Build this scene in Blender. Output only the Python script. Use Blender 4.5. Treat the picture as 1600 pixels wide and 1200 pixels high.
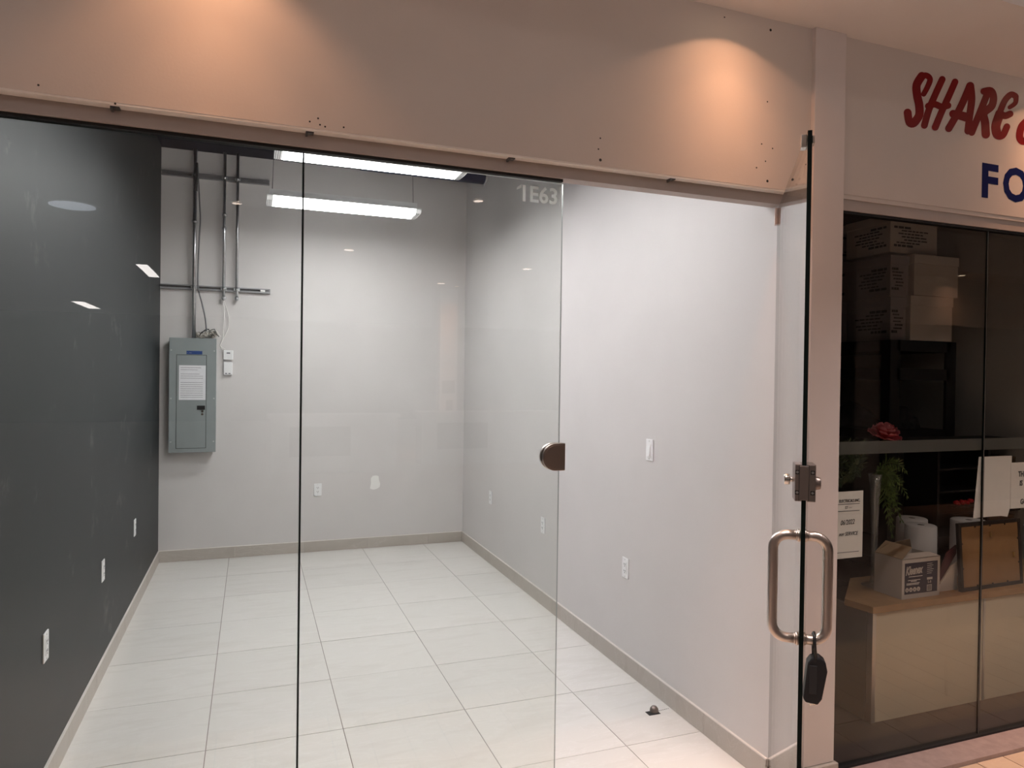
import bpy, bmesh, math, random
from mathutils import Vector, Matrix
random.seed(7)
for o in list(bpy.data.objects): bpy.data.objects.remove(o)
SC = bpy.context.scene
COL = SC.collection
# ------------------------------------------------------------------ camera
F, YAW, PITCH, ROLL, CH = 1096.9, 0.3555, -0.009875, 0.013449, 1.68
cF = Vector((math.sin(YAW)*math.cos(PITCH), math.cos(YAW)*math.cos(PITCH), math.sin(PITCH)))
_r = Vector((math.cos(YAW), -math.sin(YAW), 0)); _u = _r.cross(cF)
cR = _r*math.cos(ROLL)+_u*math.sin(ROLL); cU = -_r*math.sin(ROLL)+_u*math.cos(ROLL)
CO = Vector((0, 0, CH))
cam = bpy.data.cameras.new('camera'); camo = bpy.data.objects.new('camera', cam); COL.objects.link(camo)
cam.sensor_width = 36; cam.lens = 36*F/1600; cam.clip_start = 0.05; cam.clip_end = 200
m = Matrix((cR, cU, -cF)).transposed().to_4x4(); m.translation = CO
camo.matrix_world = m; SC.camera = camo
def at(px, py, axis, val):
    """point of the plane axis=val seen at photograph pixel (px,py)"""
    d = cF + cR*(px-800)/F + cU*(600-py)/F
    return CO + d*((val-CO[axis])/d[axis])
# ------------------------------------------------------------------ world, exposure
SC.view_settings.view_transform = 'Standard'; SC.view_settings.look = 'None'
SC.view_settings.gamma = 1; SC.view_settings.use_curve_mapping = False
SC.view_settings.exposure = 0.0
w = bpy.data.worlds.new('world'); SC.world = w; w.use_nodes = True
w.node_tree.nodes['Background'].inputs[0].default_value = (1, .72, .58, 1)
w.node_tree.nodes['Background'].inputs[1].default_value = 0.02
MALL_TINT = (1.0, .69, .56)
FLUOR_E = 28.0       # fluorescent lenses in the empty unit
FILL_PENDANT_E = 3.6       # pendant tubes added to light the bulkhead
FILL_CAN_W = 300.0         # ceiling cans added to brighten floor, lower fronts and column
MALL_E = 15.0        # round and strip lamps of the mall ceiling
SPOT_W = 165.0        # soffit downlights
# ------------------------------------------------------------------ materials
def new_mat(name):
    m = bpy.data.materials.new(name); m.use_nodes = True
    return m, m.node_tree.nodes, m.node_tree.links, m.node_tree.nodes['Principled BSDF']
def mat(name, col, rough=.6, metal=0, spec=.5, var=0.0, scale=6, bump=0, bscale=200, col2=None, alpha=None):
    m, N, Lk, B = new_mat(name)
    B.inputs['Base Color'].default_value = (*col, 1); B.inputs['Roughness'].default_value = rough
    B.inputs['Metallic'].default_value = metal; B.inputs['Specular IOR Level'].default_value = spec
    if var or col2:
        g = N.new('ShaderNodeNewGeometry'); t = N.new('ShaderNodeTexNoise'); t.inputs['Scale'].default_value = scale
        t.inputs['Detail'].default_value = 5
        Lk.new(g.outputs['Position'], t.inputs['Vector'])
        r = N.new('ShaderNodeValToRGB'); r.color_ramp.elements[0].position = .3; r.color_ramp.elements[1].position = .7
        c2 = col2 or tuple(min(1, c*(1+var)) for c in col); c1 = col if col2 else tuple(c*(1-var) for c in col)
        r.color_ramp.elements[0].color = (*c1, 1); r.color_ramp.elements[1].color = (*c2, 1)
        Lk.new(t.outputs['Fac'], r.inputs['Fac']); Lk.new(r.outputs['Color'], B.inputs['Base Color'])
    if bump:
        g = N.new('ShaderNodeNewGeometry'); t = N.new('ShaderNodeTexNoise'); t.inputs['Scale'].default_value = bscale
        Lk.new(g.outputs['Position'], t.inputs['Vector'])
        b = N.new('ShaderNodeBump'); b.inputs['Strength'].default_value = bump; b.inputs['Distance'].default_value = .002
        Lk.new(t.outputs['Fac'], b.inputs['Height']); Lk.new(b.outputs['Normal'], B.inputs['Normal'])
    return m
def emit(name, col, s):
    m, N, Lk, B = new_mat(name)
    B.inputs['Base Color'].default_value = (.8, .8, .8, 1)
    B.inputs['Emission Color'].default_value = (*col, 1); B.inputs['Emission Strength'].default_value = s
    return m
def glass(name, tint, f0=.03, haze=0.0):
    """thin architectural glass: each face transmits straight through and mirrors by Schlick's law"""
    m = bpy.data.materials.new(name); m.use_nodes = True; N = m.node_tree.nodes; Lk = m.node_tree.links; N.clear()
    out = N.new('ShaderNodeOutputMaterial'); g = N.new('ShaderNodeNewGeometry')
    dot = N.new('ShaderNodeVectorMath'); dot.operation = 'DOT_PRODUCT'
    Lk.new(g.outputs['Normal'], dot.inputs[0]); Lk.new(g.outputs['Incoming'], dot.inputs[1])
    def M(op, a, b=None):
        n = N.new('ShaderNodeMath'); n.operation = op
        for i, v in enumerate((a, b)):
            if v is None: continue
            if isinstance(v, (int, float)): n.inputs[i].default_value = v
            else: Lk.new(v, n.inputs[i])
        return n.outputs[0]
    c = M('ABSOLUTE', dot.outputs['Value']); p = M('POWER', M('SUBTRACT', 1.0, c), 5.0)
    fr = M('ADD', M('MULTIPLY', p, 1-f0), f0)
    tr = N.new('ShaderNodeBsdfTransparent'); tr.inputs[0].default_value = (*tint, 1)
    gl = N.new('ShaderNodeBsdfGlossy'); gl.inputs['Roughness'].default_value = 0; gl.inputs[0].default_value = (1, 1, 1, 1)
    mx = N.new('ShaderNodeMixShader'); Lk.new(fr, mx.inputs[0]); Lk.new(tr.outputs[0], mx.inputs[1]); Lk.new(gl.outputs[0], mx.inputs[2])
    last = mx
    if haze:
        df = N.new('ShaderNodeBsdfDiffuse'); df.inputs[0].default_value = (.8, .8, .8, 1)
        m2 = N.new('ShaderNodeMixShader'); m2.inputs[0].default_value = haze
        Lk.new(last.outputs[0], m2.inputs[1]); Lk.new(df.outputs[0], m2.inputs[2]); last = m2
    Lk.new(last.outputs[0], out.inputs[0])
    return m
def stone(name, a, b, rough, vein, s=3.0):
    m, N, Lk, B = new_mat(name); B.inputs['Roughness'].default_value = rough
    g = N.new('ShaderNodeNewGeometry'); oi = N.new('ShaderNodeObjectInfo')
    mul = N.new('ShaderNodeVectorMath'); mul.operation = 'MULTIPLY'; mul.inputs[1].default_value = (s*.5, s*2.2, s)
    Lk.new(g.outputs['Position'], mul.inputs[0])
    add = N.new('ShaderNodeVectorMath'); add.operation = 'ADD'; Lk.new(mul.outputs[0], add.inputs[0])
    cx = N.new('ShaderNodeCombineXYZ'); mm = N.new('ShaderNodeMath'); mm.operation = 'MULTIPLY'; mm.inputs[1].default_value = 37
    Lk.new(oi.outputs['Random'], mm.inputs[0]); Lk.new(mm.outputs[0], cx.inputs[0]); Lk.new(mm.outputs[0], cx.inputs[2]); Lk.new(cx.outputs[0], add.inputs[1])
    t = N.new('ShaderNodeTexNoise'); t.inputs['Scale'].default_value = 1.6; t.inputs['Detail'].default_value = 8; t.inputs['Roughness'].default_value = .65
    t.inputs['Distortion'].default_value = .6; Lk.new(add.outputs[0], t.inputs['Vector'])
    r = N.new('ShaderNodeValToRGB'); e = r.color_ramp.elements
    e[0].position = .25; e[0].color = (*a, 1); e[1].position = .8; e[1].color = (*b, 1)
    for pos, c in ((.49, b), (.5, vein), (.51, b)):
        x = e.new(pos); x.color = (*c, 1)
    Lk.new(t.outputs['Fac'], r.inputs['Fac'])
    hs = N.new('ShaderNodeHueSaturation'); mr = N.new('ShaderNodeMapRange')
    mr.inputs['To Min'].default_value = .965; mr.inputs['To Max'].default_value = 1.03
    Lk.new(oi.outputs['Random'], mr.inputs['Value']); Lk.new(mr.outputs[0], hs.inputs['Value']); Lk.new(r.outputs[0], hs.inputs['Color'])
    Lk.new(hs.outputs[0], B.inputs['Base Color'])
    return m
M = {}
M['paint'] = mat('light_grey_wall_paint', (.66, .635, .628), .55, var=.025, scale=2.2, bump=.15, bscale=140)
M['fascia'] = mat('white_fascia_paint', (.66, .60, .56), .5, var=.02, scale=3, bump=.12, bscale=120)
M['soffit'] = mat('off_white_ceiling_paint', (.82, .77, .74), .7, var=.02, scale=3)
M['black_ceiling'] = mat('dark_deck_paint', (.028, .03, .045), .8, var=.3, scale=5)
M['grout'] = mat('grout', (.24, .21, .19), .9)
M['tile'] = stone('pale_porcelain', (.70, .675, .64), (.77, .75, .72), .28, (.82, .80, .78))
M['base_tile'] = stone('beige_base_tile', (.43, .385, .34), (.50, .455, .41), .4, (.54, .50, .46), 2)
M['base_edge'] = mat('pale_edge_trim', (.78, .74, .70), .45)
M['terracotta'] = stone('terracotta_tile', (.56, .40, .28), (.66, .48, .34), .35, (.70, .52, .38), 4)
M['threshold'] = mat('rose_stone', (.36, .27, .25), .35, var=.12, scale=25)
M['pillar'] = mat('pillar_paint', (.72, .66, .64), .5, var=.03, scale=4, bump=.1, bscale=120)
M['header'] = mat('header_frame_paint', (.44, .385, .36), .5, var=.03, scale=6)
M['gasket'] = mat('black_gasket', (.006, .006, .007), .6)
M['white_plastic'] = mat('white_plastic', (.86, .86, .87), .35)
M['slot'] = mat('dark_slot', (.02, .02, .02), .6)
M['screw'] = mat('screw_head', (.55, .55, .55), .35, 1)
M['panel_grey'] = mat('grey_enamel', (.27, .30, .305), .45, var=.03, scale=10)
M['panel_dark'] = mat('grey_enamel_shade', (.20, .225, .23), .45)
M['steel'] = mat('galvanised_steel', (.62, .63, .65), .32, 1, var=.12, scale=30)
M['strut'] = mat('dull_steel', (.30, .30, .31), .5, .7)
M['brushed'] = mat('brushed_nickel', (.60, .53, .49), .30, 1, bump=.2, bscale=400)
M['brushed_dark'] = mat('satin_lock_metal', (.30, .25, .23), .38, .9, bump=.1, bscale=300)
M['chrome'] = mat('polished_metal', (.78, .76, .72), .15, 1)
M['cable_grey'] = mat('grey_cable', (.16, .16, .17), .5)
M['cable_white'] = mat('white_cable', (.75, .74, .71), .5)
M['foam'] = mat('foam', (.72, .68, .62), .9, col2=(.2, .18, .15), scale=60)
M['blue_label'] = mat('blue_label', (.02, .06, .22), .4)
M['paper'] = mat('white_paper', (.80, .80, .83), .7, var=.02, scale=20)
M['paper_warm'] = mat('notice_paper', (.78, .74, .71), .7, var=.02, scale=20)
M['ink'] = mat('grey_ink', (.12, .12, .14), .7)
M['ink_black'] = mat('black_ink', (.015, .015, .02), .6)
M['black_plastic'] = mat('black_plastic', (.012, .012, .014), .4)
M['grey_plastic'] = mat('grey_plastic', (.09, .09, .095), .5)
M['red_vinyl'] = mat('red_vinyl', (.20, .003, .005), .4, spec=.15)
M['blue_vinyl'] = mat('navy_vinyl', (.003, .008, .09), .5, spec=.08)
M['frosted_letter'] = mat('frosted_vinyl', (.74, .75, .74), .6)
_m = M['frosted_letter']; _N = _m.node_tree.nodes; _L = _m.node_tree.links
_t = _N.new('ShaderNodeBsdfTranslucent'); _t.inputs[0].default_value = (.74, .76, .75, 1); _x = _N.new('ShaderNodeMixShader'); _x.inputs[0].default_value = .5
_L.new(_N['Principled BSDF'].outputs[0], _x.inputs[1]); _L.new(_t.outputs[0], _x.inputs[2]); _L.new(_x.outputs[0], _N['Material Output'].inputs[0])
M['plaster'] = mat('white_plaster', (.88, .87, .85), .8)
M['housing'] = mat('white_fixture_enamel', (.8, .8, .8), .4)
M['lens'] = emit('lit_prismatic_lens', (1, .985, .99), FLUOR_E)
M['lens_end'] = mat('prismatic_end', (.85, .87, .90), .3, var=.3, scale=120)
M['lens_end'].node_tree.nodes['Principled BSDF'].inputs['Emission Color'].default_value = (1, 1, 1, 1)
M['lens_end'].node_tree.nodes['Principled BSDF'].inputs['Emission Strength'].default_value = .35
M['duct'] = mat('dark_blue_duct', (.02, .03, .075), .45, var=.2, scale=20)
M['glass'] = glass('clear_sheet_glass', (.952, .965, .953))
M['door_glass'] = glass('door_sheet_glass', (.95, .965, .95))
M['edge'] = mat('bright_glass_edge', (.55, .58, .56), .25, .3)
M['edge_dark'] = mat('dark_glass_edge', (.002, .006, .005), .5, spec=.15)
M['vase_glass'] = glass('vase_glass', (.84, .86, .86), f0=.14, haze=.12)
def frosted():
    m = bpy.data.materials.new('frosted_film'); m.use_nodes = True; N = m.node_tree.nodes; Lk = m.node_tree.links
    N.clear(); out = N.new('ShaderNodeOutputMaterial'); g = N.new('ShaderNodeBsdfRefraction'); g.inputs['IOR'].default_value = 1.02
    g.inputs['Roughness'].default_value = .6; g.inputs[0].default_value = (.75, .75, .73, 1)
    d = N.new('ShaderNodeBsdfDiffuse'); d.inputs[0].default_value = (.50, .50, .48, 1)
    x = N.new('ShaderNodeMixShader'); x.inputs[0].default_value = .16
    Lk.new(g.outputs[0], x.inputs[1]); Lk.new(d.outputs[0], x.inputs[2]); Lk.new(x.outputs[0], out.inputs[0]); return m
M['frost'] = frosted()
M['wood'] = mat('oak_laminate', (.32, .185, .085), .45, var=.12, scale=12)
M['cream'] = mat('cream_laminate', (.56, .48, .36), .45, var=.02, scale=4)
M['side_brown'] = mat('brown_side_panel', (.17, .15, .13), .5)
M['alu'] = mat('aluminium_edge', (.55, .53, .50), .35, .8)
M['carton'] = mat('white_cardboard', (.55, .50, .47), .7, var=.03, scale=8)
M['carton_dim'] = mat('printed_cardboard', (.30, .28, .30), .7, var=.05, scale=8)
M['kraft'] = mat('brown_cardboard', (.34, .24, .15), .8, var=.05, scale=20)
M['rack'] = mat('black_rack_steel', (.012, .012, .014), .5)
M['board'] = mat('shelf_board', (.05, .045, .042), .7)
M['shop_wall'] = mat('shop_wall_paint', (.46, .44, .42), .6, var=.03, scale=3)
M['shop_floor'] = mat('dark_shop_floor', (.045, .035, .03), .4, var=.1, scale=10)
M['navy_print'] = mat('navy_print', (.014, .012, .035), .5)
M['petal'] = mat('coral_petal', (.62, .10, .13), .55, var=.25, scale=60)
M['petal_edge'] = mat('pink_petal', (.75, .24, .28), .55)
M['leaf'] = mat('fern_leaf', (.09, .14, .035), .6, var=.4, scale=20)
M['leaf_dark'] = mat('dark_leaf', (.05, .075, .035), .6, var=.3, scale=20)
M['stem'] = mat('green_stem', (.06, .10, .03), .6)
M['tissue'] = mat('white_tissue_paper', (.80, .76, .76), .85, bump=.3, bscale=200)
M['hole'] = mat('core_hole', (.05, .03, .02), .8)
M['mdf'] = mat('brown_backing_board', (.30, .17, .075), .6, var=.05, scale=20)
M['frame_black'] = mat('black_frame', (.015, .014, .014), .4)
M['brass'] = mat('brass', (.6, .42, .18), .35, 1)
M['folder'] = mat('brown_folder', (.09, .055, .03), .7, var=.1, scale=10)
M['red_thing'] = mat('red_plastic', (.45, .02, .03), .4)
M['orange'] = mat('orange_cloth', (.45, .17, .05), .8)
M['dark_cloth'] = mat('dark_cloth', (.035, .033, .035), .9, var=.4, scale=20)
M['mall_lamp'] = emit('mall_lamp', (1, .80, .68), MALL_E)
M['pendant'] = emit('fill_tube', (1, .90, .86), FILL_PENDANT_E)
M['mall_strip'] = emit('mall_strip', (1, .93, .90), MALL_E)
M['disc_lamp'] = emit('round_mall_lamp', (.8, .87, 1), 3.0)
M['green_sign'] = emit('green_sign', (.25, 1, .15), 2.0)
M['mall_floor'] = mat('mall_floor', (.40, .31, .26), .4, var=.05, scale=3)
M['mall_wall'] = mat('mall_wall', (.20, .18, .16), .6, var=.2, scale=.6)
M['mall_white'] = mat('mall_white', (.75, .72, .70), .5)
M['kiosk'] = mat('kiosk_white', (.7, .68, .66), .4)
M['smudge'] = None
# the dark accent wall: painted dark green-grey with scuffs
def dark_wall():
    m, N, Lk, B = new_mat('dark_green_grey_wall'); B.inputs['Roughness'].default_value = .5; B.inputs['Specular IOR Level'].default_value = .35
    g = N.new('ShaderNodeNewGeometry')
    t = N.new('ShaderNodeTexNoise'); t.inputs['Scale'].default_value = 3.2; t.inputs['Detail'].default_value = 9; t.inputs['Roughness'].default_value = .7
    Lk.new(g.outputs['Position'], t.inputs['Vector'])
    r = N.new('ShaderNodeValToRGB'); e = r.color_ramp.elements
    e[0].position = .45; e[0].color = (.012, .018, .020, 1); e[1].position = .78; e[1].color = (.15, .15, .145, 1)
    x = e.new(.60); x.color = (.015, .021, .0235, 1)
    Lk.new(t.outputs['Fac'], r.inputs['Fac']); Lk.new(r.outputs[0], B.inputs['Base Color']); return m
M['dark_wall'] = dark_wall()
# ------------------------------------------------------------------ mesh helpers
def box(bm, x0, x1, y0, y1, z0, z1, mi=0):
    vs = [bm.verts.new(p) for p in ((x0,y0,z0),(x1,y0,z0),(x1,y1,z0),(x0,y1,z0),(x0,y0,z1),(x1,y0,z1),(x1,y1,z1),(x0,y1,z1))]
    fs = []
    for q in ((3,2,1,0),(4,5,6,7),(0,1,5,4),(1,2,6,5),(2,3,7,6),(3,0,4,7)):
        f = bm.faces.new([vs[i] for i in q]); f.material_index = mi; fs.append(f)
    return fs
def tube(bm, pts, r, n=12, cap=True, radii=None):
    pts = [Vector(p) for p in pts]; rings = []; up = None
    for i, p in enumerate(pts):
        d = (pts[min(i+1, len(pts)-1)]-pts[max(i-1, 0)]).normalized()
        if up is None:
            up = Vector((0, 0, 1)) if abs(d.z) < .9 else Vector((1, 0, 0))
        a = (up - d*up.dot(d)).normalized(); up = a; b = d.cross(a)
        rr = radii[i] if radii else r
        rings.append([bm.verts.new(p + a*rr*math.cos(2*math.pi*k/n)+b*rr*math.sin(2*math.pi*k/n)) for k in range(n)])
    for r0, r1 in zip(rings, rings[1:]):
        for k in range(n):
            f = bm.faces.new((r0[k], r0[(k+1)%n], r1[(k+1)%n], r1[k])); f.smooth = True
    if cap:
        bm.faces.new(rings[0][::-1]); bm.faces.new(rings[-1])
def cyl(bm, c, axis, r, l, n=20, r2=None):
    c = Vector(c); d = Vector({'x':(1,0,0),'y':(0,1,0),'z':(0,0,1)}[axis] if isinstance(axis, str) else axis)
    tube(bm, [c, c+d*l], r, n, True, [r, r2 if r2 is not None else r])
def prism(bm, pts2, y0, y1):
    """polygon given in (x,z), extruded along y"""
    a = [bm.verts.new((x, y0, z)) for x, z in pts2]; b = [bm.verts.new((x, y1, z)) for x, z in pts2]
    bm.faces.new(a); bm.faces.new(b[::-1]); n = len(a)
    for i in range(n): bm.faces.new((a[i], b[i], b[(i+1)%n], a[(i+1)%n]))
def lathe(bm, prof, c=(0,0,0), n=24, cap=False):
    rings = [[bm.verts.new((c[0]+r*math.cos(2*math.pi*k/n), c[1]+r*math.sin(2*math.pi*k/n), c[2]+z)) for k in range(n)] for r, z in prof]
    for r0, r1 in zip(rings, rings[1:]):
        for k in range(n):
            f = bm.faces.new((r0[k], r0[(k+1)%n], r1[(k+1)%n], r1[k])); f.smooth = True
    if cap: bm.faces.new(rings[0][::-1]); bm.faces.new(rings[-1])
def obj(name, bm, mats, parent=None, bevel=0, label=None, recalc=True):
    if recalc: bmesh.ops.recalc_face_normals(bm, faces=bm.faces)
    me = bpy.data.meshes.new(name); bm.to_mesh(me); bm.free()
    for mm in (mats if isinstance(mats, (list, tuple)) else [mats]): me.materials.append(mm)
    o = bpy.data.objects.new(name, me); COL.objects.link(o)
    if parent: o.parent = parent
    if bevel:
        b = o.modifiers.new('bevel', 'BEVEL'); b.width = bevel; b.segments = 2; b.limit_method = 'ANGLE'
    if label: o['label'] = label
    return o
def boxo(name, x0, x1, y0, y1, z0, z1, m, parent=None, bevel=0, label=None):
    bm = bmesh.new(); box(bm, x0, x1, y0, y1, z0, z1); return obj(name, bm, m, parent, bevel, label)
def thing(name, label, cat, loc=(0,0,0), rz=0, group=None):
    o = bpy.data.objects.new(name, None); COL.objects.link(o); o.location = loc; o.rotation_euler = (0, 0, rz); o.empty_display_size = .05
    return tag(o, label, cat, group)
def tag(o, label, cat, group=None, kind=None):
    if label: o['label'] = label
    if cat: o['category'] = cat
    if group: o['group'] = group
    if kind: o['kind'] = kind
    return o
def struct(o, label, cat='wall'):
    o['kind'] = 'structure'; o['label'] = label; o['category'] = cat; return o
def sempty(name, label, cat, loc=(0,0,0), rz=0):
    return struct(thing(name, label, cat, loc, rz), label, cat)
def dup(root, loc, label, group=None, rz=None):
    r = root.copy(); COL.objects.link(r); r.location = loc
    if rz is not None: r.rotation_euler = (0, 0, rz)
    if label: r['label'] = label
    if group: r['group'] = group
    for ch in list(root.children):
        c = ch.copy(); COL.objects.link(c); c.parent = r
        for g in list(ch.children):
            d = g.copy(); COL.objects.link(d); d.parent = c
    return r
def text(name, s, x, z, y, size, m, parent=None, shear=0, off=0, width=1.0, spacing=1.0, depth=.0004, rot=0):
    """flat lettering on the plane y, facing -y; x,z = left end of the baseline"""
    cu = bpy.data.curves.new('t', 'FONT'); cu.body = s; cu.size = size; cu.shear = shear; cu.offset = off*size
    cu.extrude = depth; cu.space_character = spacing; cu.resolution_u = 3
    to = bpy.data.objects.new('t', cu); COL.objects.link(to); bpy.context.view_layer.update()
    me = bpy.data.meshes.new_from_object(to.evaluated_get(bpy.context.evaluated_depsgraph_get()))
    bpy.data.objects.remove(to); bpy.data.curves.remove(cu)
    cr, sr = math.cos(rot), math.sin(rot)
    for v in me.vertices:
        a, b, c = v.co.x*width, v.co.y, v.co.z
        v.co = (x+a*cr-b*sr, y-c, z+a*sr+b*cr)
    me.materials.clear(); me.materials.append(m); me.name = name
    o = bpy.data.objects.new(name, me); COL.objects.link(o)
    if parent: o.parent = parent
    return o
# ------------------------------------------------------------------ key dimensions (metres)
L, R, B = -.7576, 2.0312, 6.867
S, H = 2.349, 2.395            # glass plane, top of the glass
FY, FZ = 2.284, 2.449          # fascia face and its underside
CZ = 3.12                      # soffit over the shop fronts
G = 2.315                      # glass plane of the neighbouring shop
TOPZ = 3.655
X0, Y0, PX, PY = -.1763, 3.380, .6, .5743
# ------------------------------------------------------------------ structure: shell of the empty unit
wl = boxo('wall_left', L-.12, L, 2.30, B+.1, -.05, TOPZ, M['dark_wall']); struct(wl, 'dark green-grey painted side wall with scuffs, left of the empty unit')
wb = boxo('wall_back', L-.02, R+.02, B, B+.1, -.05, TOPZ, M['paint']); struct(wb, 'light grey painted back wall of the empty unit')
wr = boxo('wall_right', R, 2.33, 2.33, B+.1, -.05, TOPZ, M['paint']); struct(wr, 'pale painted side wall, right of the empty unit')
ce = boxo('ceiling', L-.1, 2.4, 2.46, B+.1, 3.74, 3.80, M['black_ceiling']); struct(ce, 'dark unfinished ceiling deck high above the empty unit', 'ceiling')
for (a, b, c, d) in ((L-.12, L, 2.46, B+.1), (L, R, B, B+.1), (R, 2.33, 2.46, B+.1)):
    o = boxo('trim_%d' % (len([q for q in bpy.data.objects if q.name.startswith('trim')])+1), a, b, c, d, TOPZ, 3.74, M['black_ceiling'])
    struct(o, 'dark strip between the top of the wall and the ceiling deck', 'trim')
# tiled floor
fl = sempty('floor', 'pale square porcelain tile floor of the empty unit', 'floor')
fb = boxo('grout_bed', L, R+.3, 2.30, B+.1, -.05, -.0025, M['grout'], fl)
cols = [L]+[X0+PX*k for k in range(0, 4)]+[R]
rows = [2.30]+[Y0+PY*k for k in range(-1, 7)]+[B]
cache = {}
for i in range(len(cols)-1):
    for j in range(len(rows)-1):
        a, b = cols[i], cols[i+1]; c, d = rows[j], rows[j+1]
        if d-c < .02: continue
        key = (round(b-a, 3), round(d-c, 3))
        if key not in cache:
            bm = bmesh.new(); g = .0018
            box(bm, g, b-a-g, g, d-c-g, -.006, 0)
            me = bpy.data.meshes.new('tile'); bm.to_mesh(me); bm.free(); me.materials.append(M['tile']); cache[key] = me
        o = bpy.data.objects.new('tile', cache[key]); COL.objects.link(o); o.parent = fl; o.location = (a, c, random.uniform(-.0004, .0004))
# baseboards of cut tile with a pale edge trim
def baseboard(name, label, p0, p1, nrm, start):
    e = sempty(name, label, 'baseboard'); p0 = Vector(p0); p1 = Vector(p1); d = p1-p0; ln = d.length; d.normalize(); n = Vector(nrm)
    cuts = [0]+[s for s in start if 0.03 < s < ln-.03]+[ln]
    for a, b in zip(cuts, cuts[1:]):
        bm = bmesh.new(); q0 = p0+d*(a+.001); q1 = p0+d*(b-.001)
        xs = (q0, q1, q1+n*.009, q0+n*.009)
        lo = [bm.verts.new((v.x, v.y, 0.001)) for v in xs]; hi = [bm.verts.new((v.x, v.y, .100)) for v in xs]
        bm.faces.new(lo); bm.faces.new(hi[::-1])
        for i in range(4): bm.faces.new((lo[i], lo[(i+1)%4], hi[(i+1)%4], hi[i]))
        obj('base_tile', bm, M['base_tile'], e)
    bm = bmesh.new(); xs = (p0, p1, p1+n*.010, p0+n*.010)
    lo = [bm.verts.new((v.x, v.y, .100)) for v in xs]; hi = [bm.verts.new((v.x, v.y, .1055)) for v in xs]
    bm.faces.new(lo); bm.faces.new(hi[::-1])
    for i in range(4): bm.faces.new((lo[i], lo[(i+1)%4], hi[(i+1)%4], hi[i]))
    obj('edge_strip', bm, M['base_edge'], e, label='pale edging strip')
baseboard('baseboard_left', 'beige tile baseboard under the dark wall', (L, 2.35, 0), (L, B, 0), (1, 0, 0), [.05+.6*k for k in range(9)])
baseboard('baseboard_back', 'beige tile baseboard along the back wall', (L+.01, B, 0), (R-.01, B, 0), (0, -1, 0), [.62+.6*k for k in range(5)])
baseboard('baseboard_right', 'beige tile baseboard along the right wall', (R, 2.35, 0), (R, B, 0), (-1, 0, 0), [.43+.6*k for k in range(9)])
# ------------------------------------------------------------------ shop front: bulkhead, header frames, pillar
wf = sempty('wall_front', 'painted bulkhead above the glass front of the empty unit', 'wall')
boxo('bulkhead', L-.6, 2.138, FY, 2.46, FZ, 3.80, M['fascia'], wf)
boxo('underside_trim', L-.6, 2.138, FY+.001, S-.026, FZ-.006, FZ, mat('white_trim_paint', (.88, .84, .80), .5), wf)  # added underside strip; light bounced off the floor is put into its colour
# anchor holes left in the bulkhead, and one painted mirror image of a hole
hp = [(1204,47),(1199,159),(1199,283),(1246,281),(938,250),(938,216),(537,199),(500,195),(180,162),(60,133),(1190,225),(1207,232),(1182,262),(1196,252),(497,185),(508,198),(484,190),(1132,27),(935,233)]
for i, (px, py) in enumerate(hp):
    p = at(px, py, 1, FY); r = .0055 if i in (0, 2, 3, 4) else .003
    if i == 3: p = Vector((2.07, FY, 2.478))  # dark dot painted for a hole's reflection in the door glass
    bm = bmesh.new(); cyl(bm, (p.x, FY-.0008, p.z), 'y', r, .0016, 8); obj('hole_and_reflection', bm, M['slot'], wf)
for px in (180, 484, 797, 1050):
    p = at(px, {180:164, 484:204, 797:246, 1050:277}[px], 2, FZ)
    bm = bmesh.new(); box(bm, p.x-.012, p.x+.012, FY+.015, FY+.04, FZ-.010, FZ-.006); box(bm, p.x-.012, p.x-.006, FY+.015, FY+.04, FZ-.016, FZ-.010)
    obj('clip', bm, M['grey_plastic'], wf, label='small dark fixing clip on the underside')
hd = boxo('trim_4', L-.6, 2.16, S-.025, S+.03, H+.006, FZ, M['header']); struct(hd, 'painted header frame above the glass of the empty unit', 'trim')
gk = boxo('trim_5', L-.6, 1.055, S-.012, S+.012, H-.004, H+.006, M['gasket']); struct(gk, 'black gasket line along the top of the fixed glass', 'trim')
col = sempty('column', 'white painted pillar between the two shop fronts', 'pillar')
boxo('pillar_body', 2.138, 2.299, 2.264, 2.46, 0.09, CZ, M['pillar'], col, bevel=.002)
boxo('pillar_base', 2.128, 2.312, 2.25, 2.46, 0, .088, M['base_tile'], col, bevel=.003, label='beige tile base of the pillar')
# right-hand shop front
wf2 = boxo('wall_sign', 2.298, 5.2, FY, 2.46, 2.466, 3.80, M['fascia']); struct(wf2, 'white painted bulkhead carrying the red and blue shop lettering')
hd2 = sempty('trim_6', 'two-step painted header frame above the dark shop glass', 'trim')
boxo('upper_step', 2.30, 5.2, FY+.004, 2.40, 2.448, 2.466, M['fascia'], hd2)
boxo('lower_step', 2.30, 5.2, G-.02, G+.05, 2.402, 2.448, M['header'], hd2)
boxo('gasket_strip', 2.30, 5.2, G-.012, G+.02, 2.392, 2.402, M['gasket'], hd2, label='black gasket')
# soffit and mall ceiling
so = boxo('ceiling_soffit', -2.6, 5.2, 1.854, FY, CZ, CZ+.5, M['soffit']); struct(so, 'off-white dropped soffit running above the shop fronts', 'ceiling')
so2 = boxo('ceiling_mall', -16, 16, -22, 1.854, 3.62, 3.75, M['mall_white']); struct(so2, 'higher flat ceiling of the mall hall', 'ceiling')
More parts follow.
